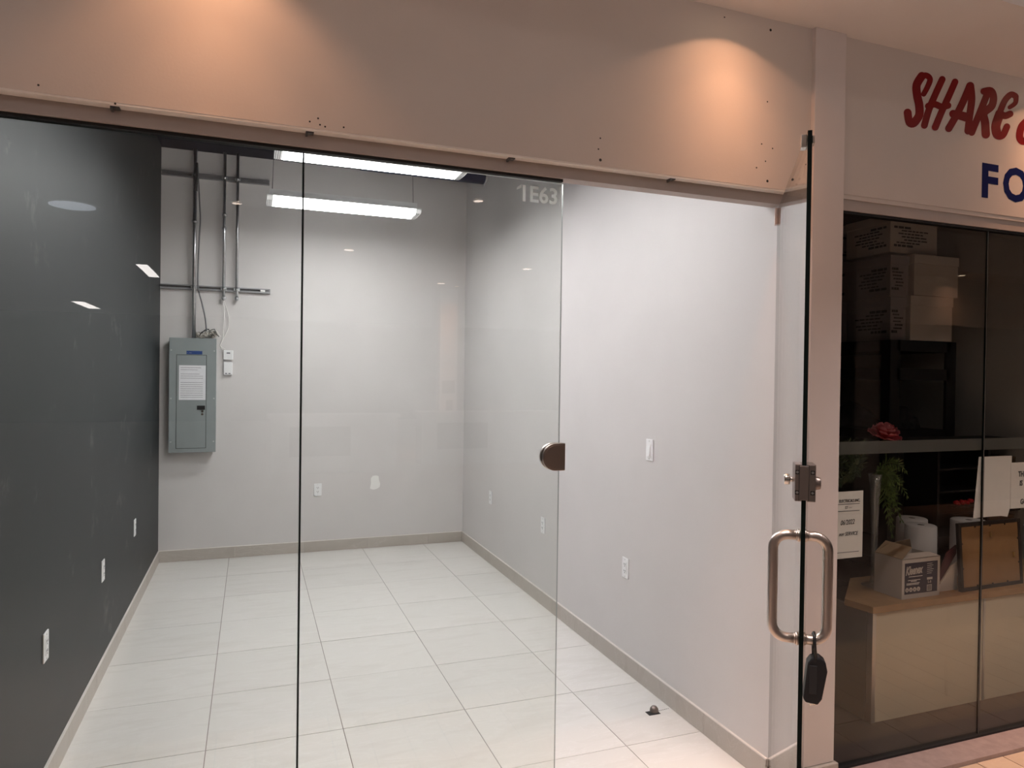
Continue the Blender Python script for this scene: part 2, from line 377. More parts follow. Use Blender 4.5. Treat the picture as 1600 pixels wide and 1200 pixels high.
# threshold and mall floor
th = boxo('trim_7', 2.298, 5.2, 2.175, G+.03, -.05, .018, M['threshold']); struct(th, 'rose-grey stone strip under the dark shop glass', 'trim')
th2 = boxo('trim_8', L-.6, 2.128, 2.175, 2.30, -.05, .0, M['threshold']); struct(th2, 'rose-grey stone threshold of the empty unit', 'trim')
boxo('gasket_strip', 2.312, 5.2, G-.012, G+.02, .018, .028, M['gasket'], th, label='black gasket')
mf = sempty('floor_mall', 'terracotta tile floor of the mall corridor', 'floor')
boxo('far_paving', -16, 16, -22, 1.177, -.05, 0.0, M['mall_floor'], mf)
boxo('grout_bed', -1.4, 5.2, 1.177, 2.175, -.05, -.003, M['grout'], mf)
bm = bmesh.new(); box(bm, .002, .163, .002, .1643, -.01, .0); me = bpy.data.meshes.new('terracotta'); bm.to_mesh(me); bm.free(); me.materials.append(M['terracotta'])
for i in range(36):
    for j in range(6):
        o = bpy.data.objects.new('terracotta_tile', me); COL.objects.link(o); o.parent = mf
        o.location = (-.80+.1663*i, 1.177+.1663*j, random.uniform(-.0005, .0005))
# ------------------------------------------------------------------ glass front of the empty unit
def pane(name, x0, x1, y0, y1, z0, z1, m, edge, parent, label=None):
    bm = bmesh.new(); fs = box(bm, x0, x1, y0, y1, z0, z1)
    for f in fs:
        f.normal_update()
        if abs(f.normal.y) < .5: f.material_index = 1
    return obj(name, bm, [m, edge], parent, label=label)
w1 = sempty('window_1', 'large fixed glass sheet left of the thin vertical seam', 'window')
pane('pane', L+.002, .1465, S, S+.010, .002, H-.006, M['glass'], M['edge_dark'], w1)
w2 = sempty('window_2', 'fixed glass sheet beside the door opening with etched unit number', 'window')
pane('pane', .1535, 1.061, S, S+.010, .002, H-.006, M['glass'], M['edge'], w2)
boxo('seam_bead', .1474, .1526, S+.001, S+.009, .002, H-.006, M['edge_dark'], w2, label='dark silicone seam')
p = at(811, 313, 1, S)
text('unit_number', '1E63', p.x, p.z, S-.0006, .080, M['frosted_letter'], w2, off=.022, width=.95, spacing=1.0)
bm = bmesh.new(); prism(bm, [(p.x-.010, p.z+.037), (p.x-.008, p.z+.046), (p.x+.008, p.z+.0575), (p.x+.008, p.z+.046)], S-.0010, S-.0002); obj('unit_number_flag', bm, M['frosted_letter'], w2)
boxo('edge_mark', 1.048, 1.052, S-.0008, S-.0002, H-.09, H-.02, M['frosted_letter'], w2)
def half_disc(bm, cx, cz, r, y0, y1, flat_x):
    pts = [(flat_x, cz-r)]
    for k in range(0, 25):
        a = -math.pi/2 - math.pi*k/24
        pts.append((cx+r*math.cos(a), cz+r*math.sin(a)))
    pts.append((flat_x, cz+r)); prism(bm, pts, y0, y1)
bm = bmesh.new(); half_disc(bm, 1.040, 1.391, .050, S-.016, S-.0005, 1.078)
lk = obj('strike_plate', bm, M['brushed_dark'], w2, bevel=.003, label='half-round brushed metal lock keeper')
bm = bmesh.new(); half_disc(bm, 1.040, 1.391, .050, S+.0105, S+.024, 1.078); obj('rear_plate', bm, M['brushed'], lk, bevel=.003)
bm = bmesh.new(); half_disc(bm, 1.040, 1.391, .044, S-.0178, S-.0155, 1.070); obj('cover_disc', bm, M['brushed_dark'], lk, bevel=.001)
# ------------------------------------------------------------------ glass door, standing open
hx, hy = 2.02, 2.335
ang = math.atan2(-.8056, -.5925)
dr = sempty('door_1', 'frameless glass door standing open towards the viewer, seen nearly edge-on', 'door', (hx, hy, 0), ang)
bm = bmesh.new(); fs = box(bm, 0, .962, 0, .012, .008, 2.38)
for f in fs:
    f.normal_update()
    if abs(f.normal.y) < .5: f.material_index = 1
obj('glass_sheet', bm, [M['door_glass'], M['edge_dark']], dr)
# back-to-back pull handle (local: x along the door, -y = towards the unit, +y = towards the mall)
def dhandle(side, t0, t1, name):
    z0, z1, s, rad = .945, 1.240, .930, .040
    y = lambda t: t*side
    pts = [(s, y(t0), z1)]
    for k in range(0, 9):
        a = math.pi/2*k/8; pts.append((s, y(t1-rad+rad*math.sin(a)), z1-rad+rad*math.cos(a)))
    for k in range(0, 9):
        a = math.pi/2*k/8; pts.append((s, y(t1-rad+rad*math.cos(a)), z0+rad-rad*math.sin(a)))
    pts.append((s, y(t0), z0))
    bm = bmesh.new(); tube(bm, pts, .0142, 20)
    h = obj(name, bm, M['brushed'], dr, label='brushed steel D-shaped pull handle')
    for z in (z0, z1):
        bm = bmesh.new(); cyl(bm, (s, y(t0-.001), z), (0, side, 0), .0185, .006, 24); cyl(bm, (s, y(t0+.005), z), (0, side, 0), .0160, .004, 24)
        obj('collar', bm, M['brushed'], h)
dhandle(-1, .001, .070, 'pull_handle'); dhandle(1, .013, .076, 'pull_handle')
for z in (.945, 1.240):
    bm = bmesh.new(); cyl(bm, (.93, -.0005, z), 'y', .0135, .013, 20); obj('handle_bolt', bm, mat('green_washer', (.02, .08, .06), .3), dr)
# lock block wrapped around the free edge
bm = bmesh.new(); box(bm, .905, .972, -.0185, -.0005, 1.343, 1.447); box(bm, .905, .972, .0125, .036, 1.343, 1.447)
lb = obj('lock_case', bm, M['brushed_dark'], dr, bevel=.002, label='satin metal lock case clamped on the door edge')
for y_ in (-.0078, .0178): boxo('groove', .9718, .9724, y_-.0007, y_+.0007, 1.345, 1.445, M['slot'], lb)
boxo('edge_plate', .964, .976, -.007, .017, 1.347, 1.443, M['brushed_dark'], lb, bevel=.0015)
for y in (-.0125, .0275):
    for z in (1.368, 1.425):
        bm = bmesh.new(); box(bm, .9715, .9722, y-.0055, y+.0055, z-.006, z+.006); s = obj('screw_pocket', bm, M['slot'], lb)
        bm = bmesh.new(); cyl(bm, (.9722, y, z), 'x', .0035, .001, 10); obj('screw', bm, M['screw'], lb)
bm = bmesh.new(); cyl(bm, (.940, -.0175, 1.400), (0, -1, 0), .007, .012, 16); cyl(bm, (.940, -.029, 1.400), (0, -1, 0), .016, .016, 20); obj('thumb_knob', bm, M['chrome'], lb, bevel=.002, label='shiny round thumb knob')
bm = bmesh.new(); cyl(bm, (.940, .036, 1.392), (0, 1, 0), .020, .016, 20, .016); obj('key_cylinder', bm, M['brushed_dark'], lb, bevel=.002)
# patch fittings
bm = bmesh.new(); box(bm, -.004, .028, -.011, -.0005, 2.318, 2.384); box(bm, -.004, .028, .0125, .022, 2.318, 2.384)
obj('top_patch', bm, mat('pale_patch_metal', (.55, .42, .37), .35, .6), dr, bevel=.002, label='small metal patch fitting at the top pivot')
bm = bmesh.new(); box(bm, -.004, .030, -.014, -.0005, .012, .085); box(bm, -.004, .030, .0125, .025, .012, .085)
obj('bottom_patch', bm, M['chrome'], dr, bevel=.002, label='bright metal patch fitting at the bottom pivot')
bm = bmesh.new(); box(bm, .925, .955, -.016, -.0005, 2.335, 2.372); box(bm, .925, .955, .0125, .020, 2.345, 2.368)
obj('top_clamp', bm, M['chrome'], dr, bevel=.002, label='small shiny clamp at the top outer corner')
# black key safe hanging from the outer handle
ks = thing('key_safe', 'black key lock box hanging from the lower bar of the door handle', 'lock box', (hx, hy, 0), ang)
prof = [(-.026, .010), (-.026, .112), (-.018, .128), (.004, .134), (.020, .124), (.028, .098), (.023, .018), (.014, .0), (-.018, .0)]
bm = bmesh.new(); prism(bm, prof, -.020, .020)
bmesh.ops.transform(bm, matrix=Matrix(((0,1,0,0),(1,0,0,0),(0,0,1,0),(0,0,0,1))), verts=bm.verts)
bmesh.ops.transform(bm, matrix=Matrix.Translation((.93, .040, .770)) @ Matrix.Rotation(math.radians(-6), 4, 'X'), verts=bm.verts)
kb = obj('body', bm, M['black_plastic'], ks, bevel=.004)
bm = bmesh.new(); box(bm, .951, .954, .030, .050, .800, .880); obj('front_lid', bm, mat('soft_black', (.022, .022, .024), .5), kb, bevel=.001)
pts = [(.914, .045, .890), (.914, .043, .945), (.918, .043, .959), (.93, .043, .966), (.942, .043, .959), (.946, .043, .945), (.946, .047, .890)]
bm = bmesh.new(); tube(bm, pts, .0045, 12); obj('shackle', bm, M['black_plastic'], ks)
bm = bmesh.new(); cyl(bm, (.93, .046, .762), 'z', .005, .012, 10); cyl(bm, (.94, .036, .763), 'z', .004, .012, 10); obj('key_tip', bm, M['chrome'], ks)
# ------------------------------------------------------------------ neighbouring shop: glazing
w3 = sempty('window_3', 'dark shop glass sheet next to the pillar', 'window')
pane('pane', 2.301, 3.226, G, G+.010, .022, 2.392, M['glass'], M['edge_dark'], w3)
w4 = sempty('window_4', 'dark shop glass sheet at the right edge of the picture', 'window')
pane('pane', 3.232, 5.2, G, G+.010, .022, 2.392, M['glass'], M['edge_dark'], w4)
boxo('seam_bead', 3.2270, 3.2310, G+.001, G+.009, .022, 2.392, mat('grey_seam', (.16, .155, .15), .3), w4, label='pale vertical glass seam')
for wn, a, b in ((w3, 2.301, 3.2255), (w4, 3.2325, 5.2)):
    boxo('frosted_band', a, b, G+.0105, G+.011, 1.366, 1.421, M['frost'], wn, label='frosted film strip at eye height')
# shell of the neighbouring shop
o = boxo('wall_shop_left', 2.330, 2.345, 2.46, 8.2, 0, 3.7, M['shop_wall']); struct(o, 'side wall inside the dark shop behind the pillar')
o = boxo('wall_shop_back', 2.33, 5.2, 8.2, 8.3, -.05, 3.7, M['shop_wall']); struct(o, 'back wall deep inside the dark shop')
o = boxo('wall_shop_right', 4.70, 5.2, 2.33, 8.2, 0, 3.7, M['shop_wall']); struct(o, 'right inner wall of the dark shop')
o = boxo('ceiling_shop', 2.33, 5.2, 2.46, 8.3, 3.0, 3.1, M['black_ceiling']); struct(o, 'dark ceiling inside the neighbouring shop', 'ceiling')
o = boxo('floor_shop', 2.33, 5.2, G+.03, 8.3, -.05, -.003, M['gasket']); struct(o, 'dark tile floor inside the neighbouring shop', 'floor')
bm = bmesh.new(); box(bm, .0015, .297, .0015, .297, -.01, 0); me = bpy.data.meshes.new('dark_tile'); bm.to_mesh(me); bm.free(); me.materials.append(M['shop_floor'])
for i in range(8):
    for j in range(11):
        q = bpy.data.objects.new('floor_tile', me); COL.objects.link(q); q.parent = o; q.location = (2.345+.2985*i, G+.032+.2985*j, random.uniform(-.0006, .0))
# ------------------------------------------------------------------ lamps
def fluorescent(x0, x1, y0, y1, label, vh):
    cx = (x0+x1)/2; cy = (y0+y1)/2; z = 3.0; hw = (y1-y0)/2; hl = (x1-x0)/2
    t = thing('fluorescent_light', label, 'ceiling light', (cx, cy, z), 0, 'hanging fluorescent lights')
    bm = bmesh.new(); prism(bm, [(-hl+.02, .040), (-hl+.02, .095), (hl-.02, .095), (hl-.02, .040)], -hw*.5, hw*.5); obj('housing', bm, M['housing'], t)
    boxo('pan', -hl, hl, -hw, hw, .030, .040, M['housing'], t)
    def lens(a, b, nm, m_):
        bm = bmesh.new(); sec = [(-hw, .030), (-hw, .018), (-hw*.88, .002), (0, -.003), (hw*.88, .002), (hw, .018), (hw, .030)]
        v0 = [bm.verts.new((a, y, zz)) for y, zz in sec]; v1 = [bm.verts.new((b, y, zz)) for y, zz in sec]
        n = len(sec)
        for i in range(n): bm.faces.new((v0[i], v1[i], v1[(i+1)%n], v0[(i+1)%n]))
        bm.faces.new(v0[::-1]); bm.faces.new(v1); return obj(nm, bm, m_, t)
    lens(-hl+.045, hl-.045, 'lens', M['lens'])
    for sgn in (-1, 1):
        a, b = sorted((sgn*hl, sgn*(hl-.045)))
        ec = lens(a, b, 'end_cap', M['lens_end'])
        for q in range(3):
            boxo('prism_block', a+.012*q+.004, a+.012*q+.010, -hw*.8, hw*.8, -.006, .0, M['screw'], ec)
    for sgn in (-1, 1):
        bm = bmesh.new(); tube(bm, [(sgn*(hl-.04), 0, .095), (sgn*(hl-.05), 0, vh), ], .0025, 6); tube(bm, [(sgn*(hl-.05), 0, vh), (sgn*(hl-.05)-.03*sgn, 0, 3.74-z)], .002, 6)
        obj('hanging_wire', bm, M['cable_grey'], t)
    return t
fluorescent(.118, 1.30, 4.30, 4.590, 'lit fluorescent fixture nearer to the glass front, cut off by the header', .45)
fluorescent(.098, 1.282, 5.62, 5.885, 'lit fluorescent fixture nearer to the back wall, lower in the picture', .45)
fluorescent(.118, 1.30, 3.0, 3.29, 'lit fluorescent fixture just inside the glass front, hidden above the header', .45)
def downlight(x, y, z, half, k, label, blend=.12, wide=1.0):
    t = thing('downlight', label, 'ceiling light', (x, y, z), 0, 'recessed downlights above the shop fronts')
    bm = bmesh.new(); lathe(bm, [(.045, 0), (.062, -.004), (.064, 0), (.045, 0)], n=28); obj('trim_ring', bm, M['housing'], t)
    bm = bmesh.new(); cyl(bm, (0, 0, -.001), 'z', .044, .002, 28); obj('lamp_face', bm, emit('downlight_face', (1, .75, .5), 6), t)
    ld = bpy.data.lights.new('spot_bulb', 'SPOT'); ld.energy = SPOT_W*k; ld.color = (1, .49, .26); ld.spot_size = math.radians(half*2); ld.spot_blend = blend
    ld.shadow_soft_size = .012; ld.use_nodes = True; N = ld.node_tree.nodes; Lk = ld.node_tree.links
    tc = N.new('ShaderNodeTexCoord'); sp = N.new('ShaderNodeSeparateXYZ'); ab = N.new('ShaderNodeMath'); ab.operation = 'ABSOLUTE'
    Lk.new(tc.outputs['Normal'], sp.inputs[0]); Lk.new(sp.outputs['Z'], ab.inputs[0])
    r = N.new('ShaderNodeValToRGB'); e = r.color_ramp.elements
    e[0].position = .44; e[0].color = (.012*wide,)*3+(1,); e[1].position = 1; e[1].color = (1, 1, 1, 1)
    for pos, v in ((.55, .017*wide), (.72, .038*wide), (.86, .087), (.95, .15), (.975, .38), (.99, .8)):
        x_ = e.new(pos); x_.color = (v, v, v, 1)
    em = N['Emission']; Lk.new(ab.outputs[0], r.inputs[0]); Lk.new(r.outputs[0], em.inputs['Strength'])
    lo = bpy.data.objects.new('spot_bulb', ld); COL.objects.link(lo); lo.parent = t; lo.location = (0, 0, -.006)
downlight(1.716, 2.075, CZ, 63, 1.0, 'warm recessed downlight above the door, glowing on the bulkhead')
downlight(-.12, 2.075, CZ, 54, .85, 'warm recessed downlight above the left glass sheet', .5, 1.7)
downlight(3.55, 2.075, CZ, 63, 1.0, 'warm recessed downlight above the shop lettering')
downlight(-1.9, 2.075, CZ, 63, 1.0, 'warm recessed downlight left of the picture')
# mall lamps behind the viewer: some mirrored in the glass, others added for light
def strip(x, y, lx, ly, rz, label, m_='mall_strip', z=3.62):
    t = thing('strip_light', label, 'ceiling light', (x, y, z), rz, 'strip lights of the mall ceiling')
    boxo('lens', -lx/2, lx/2, -ly/2, ly/2, -.02, -.008, M[m_], t); boxo('tray', -lx/2-.03, lx/2+.03, -ly/2-.03, ly/2+.03, -.012, 0, M['housing'], t)
for (x, y, lx, ly, lb) in ((-1.85, -10.2, .18, 1.7, 'narrow strip lamp far behind the viewer, lengthwise'), (-4.5, -18.7, .3, 2.2, 'strip lamp near the far end of the hall'),
        (-7.5, -4, .35, 2.2, 'added lengthwise strip lamp in the left part of the hall'), (-9, -12, .35, 2.2, 'added lengthwise strip lamp in the far left of the hall')):  # these two are unseen, added for general hall light
    strip(x, y, lx, ly, 0, lb, z=3.61)
def can(x, y, label):  # added lamps; their beams brighten floor, lower fronts, kiosks and column
    t = thing('fill_can', label, 'ceiling light', (x, y, 3.615), 0, 'added ceiling cans of the mall')
    bm = bmesh.new(); lathe(bm, [(.075, 0), (.095, -.005), (.098, 0), (.075, 0)], n=28); obj('trim_ring', bm, M['housing'], t)
    bm = bmesh.new(); cyl(bm, (0, 0, -.002), 'z', .074, .002, 28); obj('lamp_face', bm, M['mall_lamp'], t)
    ld = bpy.data.lights.new('fill_can_bulb', 'SPOT'); ld.energy = FILL_CAN_W; ld.color = (1, .90, .87); ld.spot_size = math.radians(86); ld.spot_blend = 1.0; ld.shadow_soft_size = .07
    lo = bpy.data.objects.new('fill_can_bulb', ld); COL.objects.link(lo); lo.parent = t; lo.location = (0, 0, -.01)
for x, lb in ((-3.2, 'added ceiling can over the corridor, leftmost'), (-1.3, 'added ceiling can left above the viewer'), (.6, 'added ceiling can right above the viewer'), (2.5, 'added ceiling can in front of the pillar'), (4.4, 'added ceiling can in front of the dark shop'), (6.3, 'added ceiling can over the corridor, rightmost')):
    can(x, .95, lb)
for x, y, lb in ((3.7, -9.6, 'added ceiling can beside the mall column'), (1.4, -6.4, 'added ceiling can over the left kiosk counter'), (4.6, -7.0, 'added ceiling can over the right kiosk counter')):  # added to brighten the mirrored column and counters
    can(x, y, lb)
def pendant(x, y, z, ln, label):  # unseen tube lamps, added to light the bulkhead evenly
    t = thing('fill_pendant', label, 'ceiling light', (x, y, z), 0, 'added unseen tube lamps over the corridor')
    bm = bmesh.new(); cyl(bm, (-ln/2, 0, 0), 'x', .035, ln, 20); obj('tube', bm, M['pendant'], t)
    for sg_ in (-1, 1):
        bm = bmesh.new(); cyl(bm, (sg_*ln/2-.02, 0, 0), 'x', .038, .04, 20); obj('end_cap', bm, M['housing'], t)
        bm = bmesh.new(); tube(bm, [(sg_*(ln/2-.1), 0, .03), (sg_*(ln/2-.1), 0, 3.615-z)], .002, 6); obj('cord', bm, M['cable_grey'], t)
for x, lb in ((-4.6, 'added pendant tube lamp of the corridor, farthest left'), (-1.6, 'added pendant tube lamp above and left of the viewer'), (1.4, 'added pendant tube lamp above and right of the viewer'), (4.4, 'added pendant tube lamp of the corridor in front of the dark shop'), (7.4, 'added pendant tube lamp of the corridor, farthest right')):
    pendant(x, .75, 2.99, 2.2, lb)
def round_lamp(x, y, r, label, m_):
    t = thing('round_light', label, 'ceiling light', (x, y, 3.615), 0, 'round lamps of the mall ceiling')
    bm = bmesh.new(); lathe(bm, [(r*.82, -.002), (r, -.014), (r*1.02, 0), (r*.82, -.002)], n=32); obj('trim_ring', bm, M['housing'], t)
    bm = bmesh.new(); cyl(bm, (0, 0, -.006), 'z', r*.8, .004, 32); obj('lamp_face', bm, M[m_], t)
round_lamp(-1.98, -4.8, .30, 'large round ceiling disc behind the viewer', 'disc_lamp')
round_lamp(2.32, -2.68, .065, 'small round downlight behind the viewer', 'mall_lamp')
round_lamp(-.17, -3.88, .065, 'small round downlight behind and left of the viewer', 'mall_lamp')
# ------------------------------------------------------------------ wall fittings
def outlet(name, label, loc, rz, kind, group=None):
    """local: plate in the xz plane, facing -y"""
    cat = {'outlet': 'wall outlet', 'switch': 'light switch'}[kind]
    t = thing(name, label, cat, loc, rz, group)
    bm = bmesh.new(); box(bm, -.035, .035, -.006, 0, -.058, .058); pl = obj('cover_plate', bm, M['white_plastic'], t, bevel=.002)
    if kind == 'outlet':
        boxo('receptacle', -.0165, .0165, -.0085, -.006, -.034, .034, M['white_plastic'], t, bevel=.001)
        for z in (-.019, .019):
            bm = bmesh.new()
            box(bm, -.0085, -.0055, -.0092, -.0084, z-.002, z+.008); box(bm, .0055, .0085, -.0092, -.0084, z-.002, z+.008); box(bm, -.0025, .0025, -.0092, -.0084, z-.011, z-.006)
            obj('slots', bm, M['slot'], t)
    else:
        boxo('switch_frame', -.0165, .0165, -.0075, -.006, -.034, .034, M['white_plastic'], t, bevel=.001)
        bm = bmesh.new(); v = [bm.verts.new(q) for q in ((-.013,-.0075,-.030),(.013,-.0075,-.030),(.013,-.0075,.030),(-.013,-.0075,.030),(-.013,-.016,-.030),(.013,-.016,-.030),(.013,-.009,.030),(-.013,-.009,.030))]
        for q in ((3,2,1,0),(4,5,6,7),(0,1,5,4),(1,2,6,5),(2,3,7,6),(3,0,4,7)): bm.faces.new([v[i] for i in q])
        obj('rocker', bm, M['white_plastic'], t)
    for z in (-.048, .048):
        bm = bmesh.new(); cyl(bm, (0, -.0075, z), 'y', .0028, .002, 10); obj('screw', bm, M['screw'], t)
    return t
GO = 'white duplex outlets around the empty unit'
for y, z, lb in ((5.507, .592, 'white outlet on the dark wall, farthest from the viewer'), (4.383, .587, 'white outlet on the dark wall, middle one'), (3.237, .588, 'white outlet on the dark wall, nearest to the viewer')):
    outlet('wall_outlet', lb, (L, y, z), math.pi/2, 'outlet', GO)
for y, z, lb in ((5.978, .593, 'white outlet on the right wall, nearest to the back corner'), (4.765, .588, 'white outlet on the right wall just behind the glass edge'), (3.546, .591, 'white outlet on the right wall seen through the open doorway')):
    outlet('wall_outlet', lb, (R, y, z), -math.pi/2, 'outlet', GO)
outlet('wall_outlet', 'white outlet on the back wall right of the seam', (.599, B, .588), 0, 'outlet', GO)
outlet('light_switch', 'white rocker switch on the right wall above the outlet', (R, 3.303, 1.295), -math.pi/2, 'switch')
# plaster patch on the back wall
c = at(586, 754, 1, B); bm = bmesh.new()
pts = [(-.048,-.055),(-.02,-.068),(.015,-.062),(.045,-.045),(.05,-.01),(.036,.03),(.034,.062),(.008,.070),(-.022,.066),(-.042,.040),(-.038,.0)]
prism(bm, [(c.x+a, c.z+b) for a, b in pts], B-.0012, B)
tag(obj('plaster_patch', bm, M['plaster']), 'rough white plaster patch on the back wall', 'wall patch')
# ------------------------------------------------------------------ breaker panel, struts, conduits
px0, px1, pz0, pz1 = -.672, -.292, .980, 1.984; PYF = B-.12
t = thing('breaker_panel', 'grey electrical breaker panel mounted on the back wall', 'electrical panel', ((px0+px1)/2, B, pz0))
hw = (px1-px0)/2; hh = pz1-pz0
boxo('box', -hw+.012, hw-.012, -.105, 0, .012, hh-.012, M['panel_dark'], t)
boxo('front_cover', -hw, hw, -.12, -.105, 0, hh, M['panel_grey'], t, bevel=.003)
dx0, dx1, dz0, dz1 = -hw+.062, -hw+.062+.235, .04, hh-.15
boxo('door_seam', dx0-.004, dx1+.004, -.1206, -.119, dz0-.004, dz1+.004, M['slot'], t)
d = boxo('panel_door', dx0, dx1, -.1235, -.1206, dz0, dz1, M['panel_grey'], t, bevel=.001)
for x in (dx0+.022, dx0+.150):
    boxo('pressed_rib', x-.002, x+.002, -.1250, -.1235, dz0+.01, dz1-.01, M['panel_grey'], d)
boxo('latch', dx1-.072, dx1-.006, -.127, -.1235, .375, .412, M['black_plastic'], d, bevel=.001, label='black latch')
for z in (.362, .336):
    bm = bmesh.new(); cyl(bm, (dx1-.028, -.1275, z), 'y', .010, .004, 14); obj('lock_button', bm, M['chrome'], d)
lab = boxo('maker_label', -.052, .075, -.1213, -.120, hh-.142, hh-.112, M['blue_label'], t, label='small blue label')
text('lettering', 'SYLVANIA'[:0]+'-  ----', -.045, hh-.132, -.1216, .016, M['white_plastic'], lab)
pp = boxo('schedule_sheet', dx0+.018, dx0+.232, -.1252, -.1247, .462, .765, M['paper'], t, label='white printed sheet taped to the panel')
for k in range(15):
    z = .745-.0185*k
    if k in (2, 6): continue
    a = dx0+.03; b = dx0+.03+(.18 if k > 3 else random.uniform(.08, .17))
    boxo('print_line', a, b, -.1256, -.1252, z-.0022, z+.0005, M['ink'], pp)
for x in (-hw+.018, hw-.018):
    for z in (.095, .475, .895):
        bm = bmesh.new(); cyl(bm, (x, -.1225, z), 'y', .006, .003, 12); obj('cover_screw', bm, M['screw'], t)
# strut channels
def strut(z, xa, xb, label):
    bm = bmesh.new(); y = B
    box(bm, xa, xb, y-.004, y, z-.0205, z+.0205); box(bm, xa, xb, y-.04, y-.004, z+.0180, z+.0205); box(bm, xa, xb, y-.04, y-.004, z-.0205, z-.0180)
    box(bm, xa, xb, y-.04, y-.037, z+.010, z+.018); box(bm, xa, xb, y-.04, y-.037, z-.018, z-.010)
    o = obj('strut_channel', bm, M['strut'], None)
    bpy_o = tag(o, label, 'strut', 'slotted strut channels'); return bpy_o
strut(3.430, -.752, .139, 'upper slotted steel strut on the back wall, in shade')
s2 = strut(2.437, -.752, .155, 'lower slotted steel strut on the back wall above the panel')
boxo('strut_nut', .07, .11, B-.045, B-.03, 2.428, 2.446, M['white_plastic'], s2)
def conduit(x, z0, z1, r, label, clips):
    o = thing('conduit', label, 'conduit', (x, B-.055, z0), 0, 'vertical steel conduits')
    bm = bmesh.new(); cyl(bm, (0, 0, 0), 'z', r, z1-z0, 16); obj('pipe', bm, M['steel'], o)
    for z in clips:
        bm = bmesh.new(); cyl(bm, (0, 0, z-z0-.012), 'z', r+.004, .024, 16); box(bm, -r-.012, r+.012, .008, .014, z-z0-.012, z-z0+.012)
        obj('clamp', bm, M['steel'], o)
    return o
c1 = conduit(-.482, 1.985, 3.655, .0165, 'tallest steel conduit running down into the breaker panel', (2.437, 3.43, 3.02))
c2 = conduit(-.240, 2.335, 3.655, .0125, 'middle steel conduit ending below the lower strut', (2.437, 3.43, 2.355, 3.10, 2.98))
c3 = conduit(-.131, 2.335, 3.655, .0125, 'right-hand steel conduit ending below the lower strut', (2.437, 3.43, 2.355))
bm = bmesh.new(); cyl(bm, (.012, -.004, 1.42), 'z', .020, .13, 12, .012); cyl(bm, (.008, -.004, 1.30), 'z', .013, .12, 12); obj('fitting', bm, M['grey_plastic'], c1)
def cable(name, label, pts, r, m_):
    P = []
    pts = [Vector(p) for p in pts]
    for i in range(len(pts)-1):
        p0 = pts[max(i-1, 0)]; p1 = pts[i]; p2 = pts[i+1]; p3 = pts[min(i+2, len(pts)-1)]
        for k in range(6):
            t_ = k/6; P.append(.5*((2*p1)+(p2-p0)*t_+(2*p0-5*p1+4*p2-p3)*t_*t_+(3*p1-p0-3*p2+p3)*t_**3))
    P.append(pts[-1]); bm = bmesh.new(); tube(bm, P, r, 8); return tag(obj(name, bm, m_), label, 'cable')
Wy = B-.035
cpx = [(309,262),(311,300),(312,320),(313,345),(311,380),(309,430),(310,452),(316,476),(321,500),(323,524)]
cable('loose_cable', 'grey cable drooping beside the tall conduit into the panel', [at(x, y, 1, B-.085) for x, y in cpx], .006, M['cable_grey'])
cpx = [(349,470),(350,490),(349,512),(348,530),(344,540),(352,546)]
cable('thin_wire', 'thin white wire hanging from the middle conduit', [at(x, y, 1, B-.03) for x, y in cpx], .003, M['cable_white'])
cpx = [(350,470),(354,482),(358,497),(357,512),(350,527),(344,540),(350,548)]
cable('thin_wire', 'thin white wire looping out right of the middle conduit', [at(x, y, 1, B-.022) for x, y in cpx], .0025, M['cable_white'])
# wad of foam and wires on top of the panel
fo = thing('wire_bundle', 'pale foam and tangled wires on top of the breaker panel', 'wires', (-.40, B-.05, 1.985))
bm = bmesh.new()
for k in range(9):
    r = random.uniform(.018, .032); cx = random.uniform(-.05, .09); cz = random.uniform(.015, .075)*(1-abs(cx-.02)*5)+.012
    mt = Matrix.Translation((cx, random.uniform(-.025, .01), cz)) @ Matrix.Scale(r, 4)
    q = bmesh.ops.create_icosphere(bm, subdivisions=2, radius=1, matrix=mt)
    for v in q['verts']: v.co += Vector([random.uniform(-.004, .004) for _ in range(3)])
obj('foam', bm, M['foam'], fo)
for k in range(5):
    bm = bmesh.new(); a = random.uniform(-.05, .02)
    P = [(a+.02*i+random.uniform(-.01, .01), -.035+random.uniform(-.008, .008), .02+.07*math.sin(i/6*math.pi)*random.uniform(.7, 1.1)) for i in range(7)]
    tube(bm, P, .0035, 6); obj('wire', bm, M['cable_white'] if k % 2 else M['black_plastic'], fo)
# two little devices right of the panel
dv = thing('junction_box', 'small white junction box right of the panel top', 'junction box', (-.198, B, 1.845))
boxo('case', -.040, .040, -.035, 0, -.042, .042, M['white_plastic'], dv, bevel=.003)
boxo('knockout', -.014, .016, -.0358, -.035, .012, .022, M['ink'], dv)
dv = thing('low_voltage_box', 'white control box just under the junction box', 'control box', (-.199, B, 1.722))
boxo('case', -.036, .036, -.028, 0, -.058, .058, M['white_plastic'], dv, bevel=.003)
for x in (-.016, .012): boxo('port', x-.008, x+.008, -.0288, -.028, -.048, -.040, M['ink'], dv)
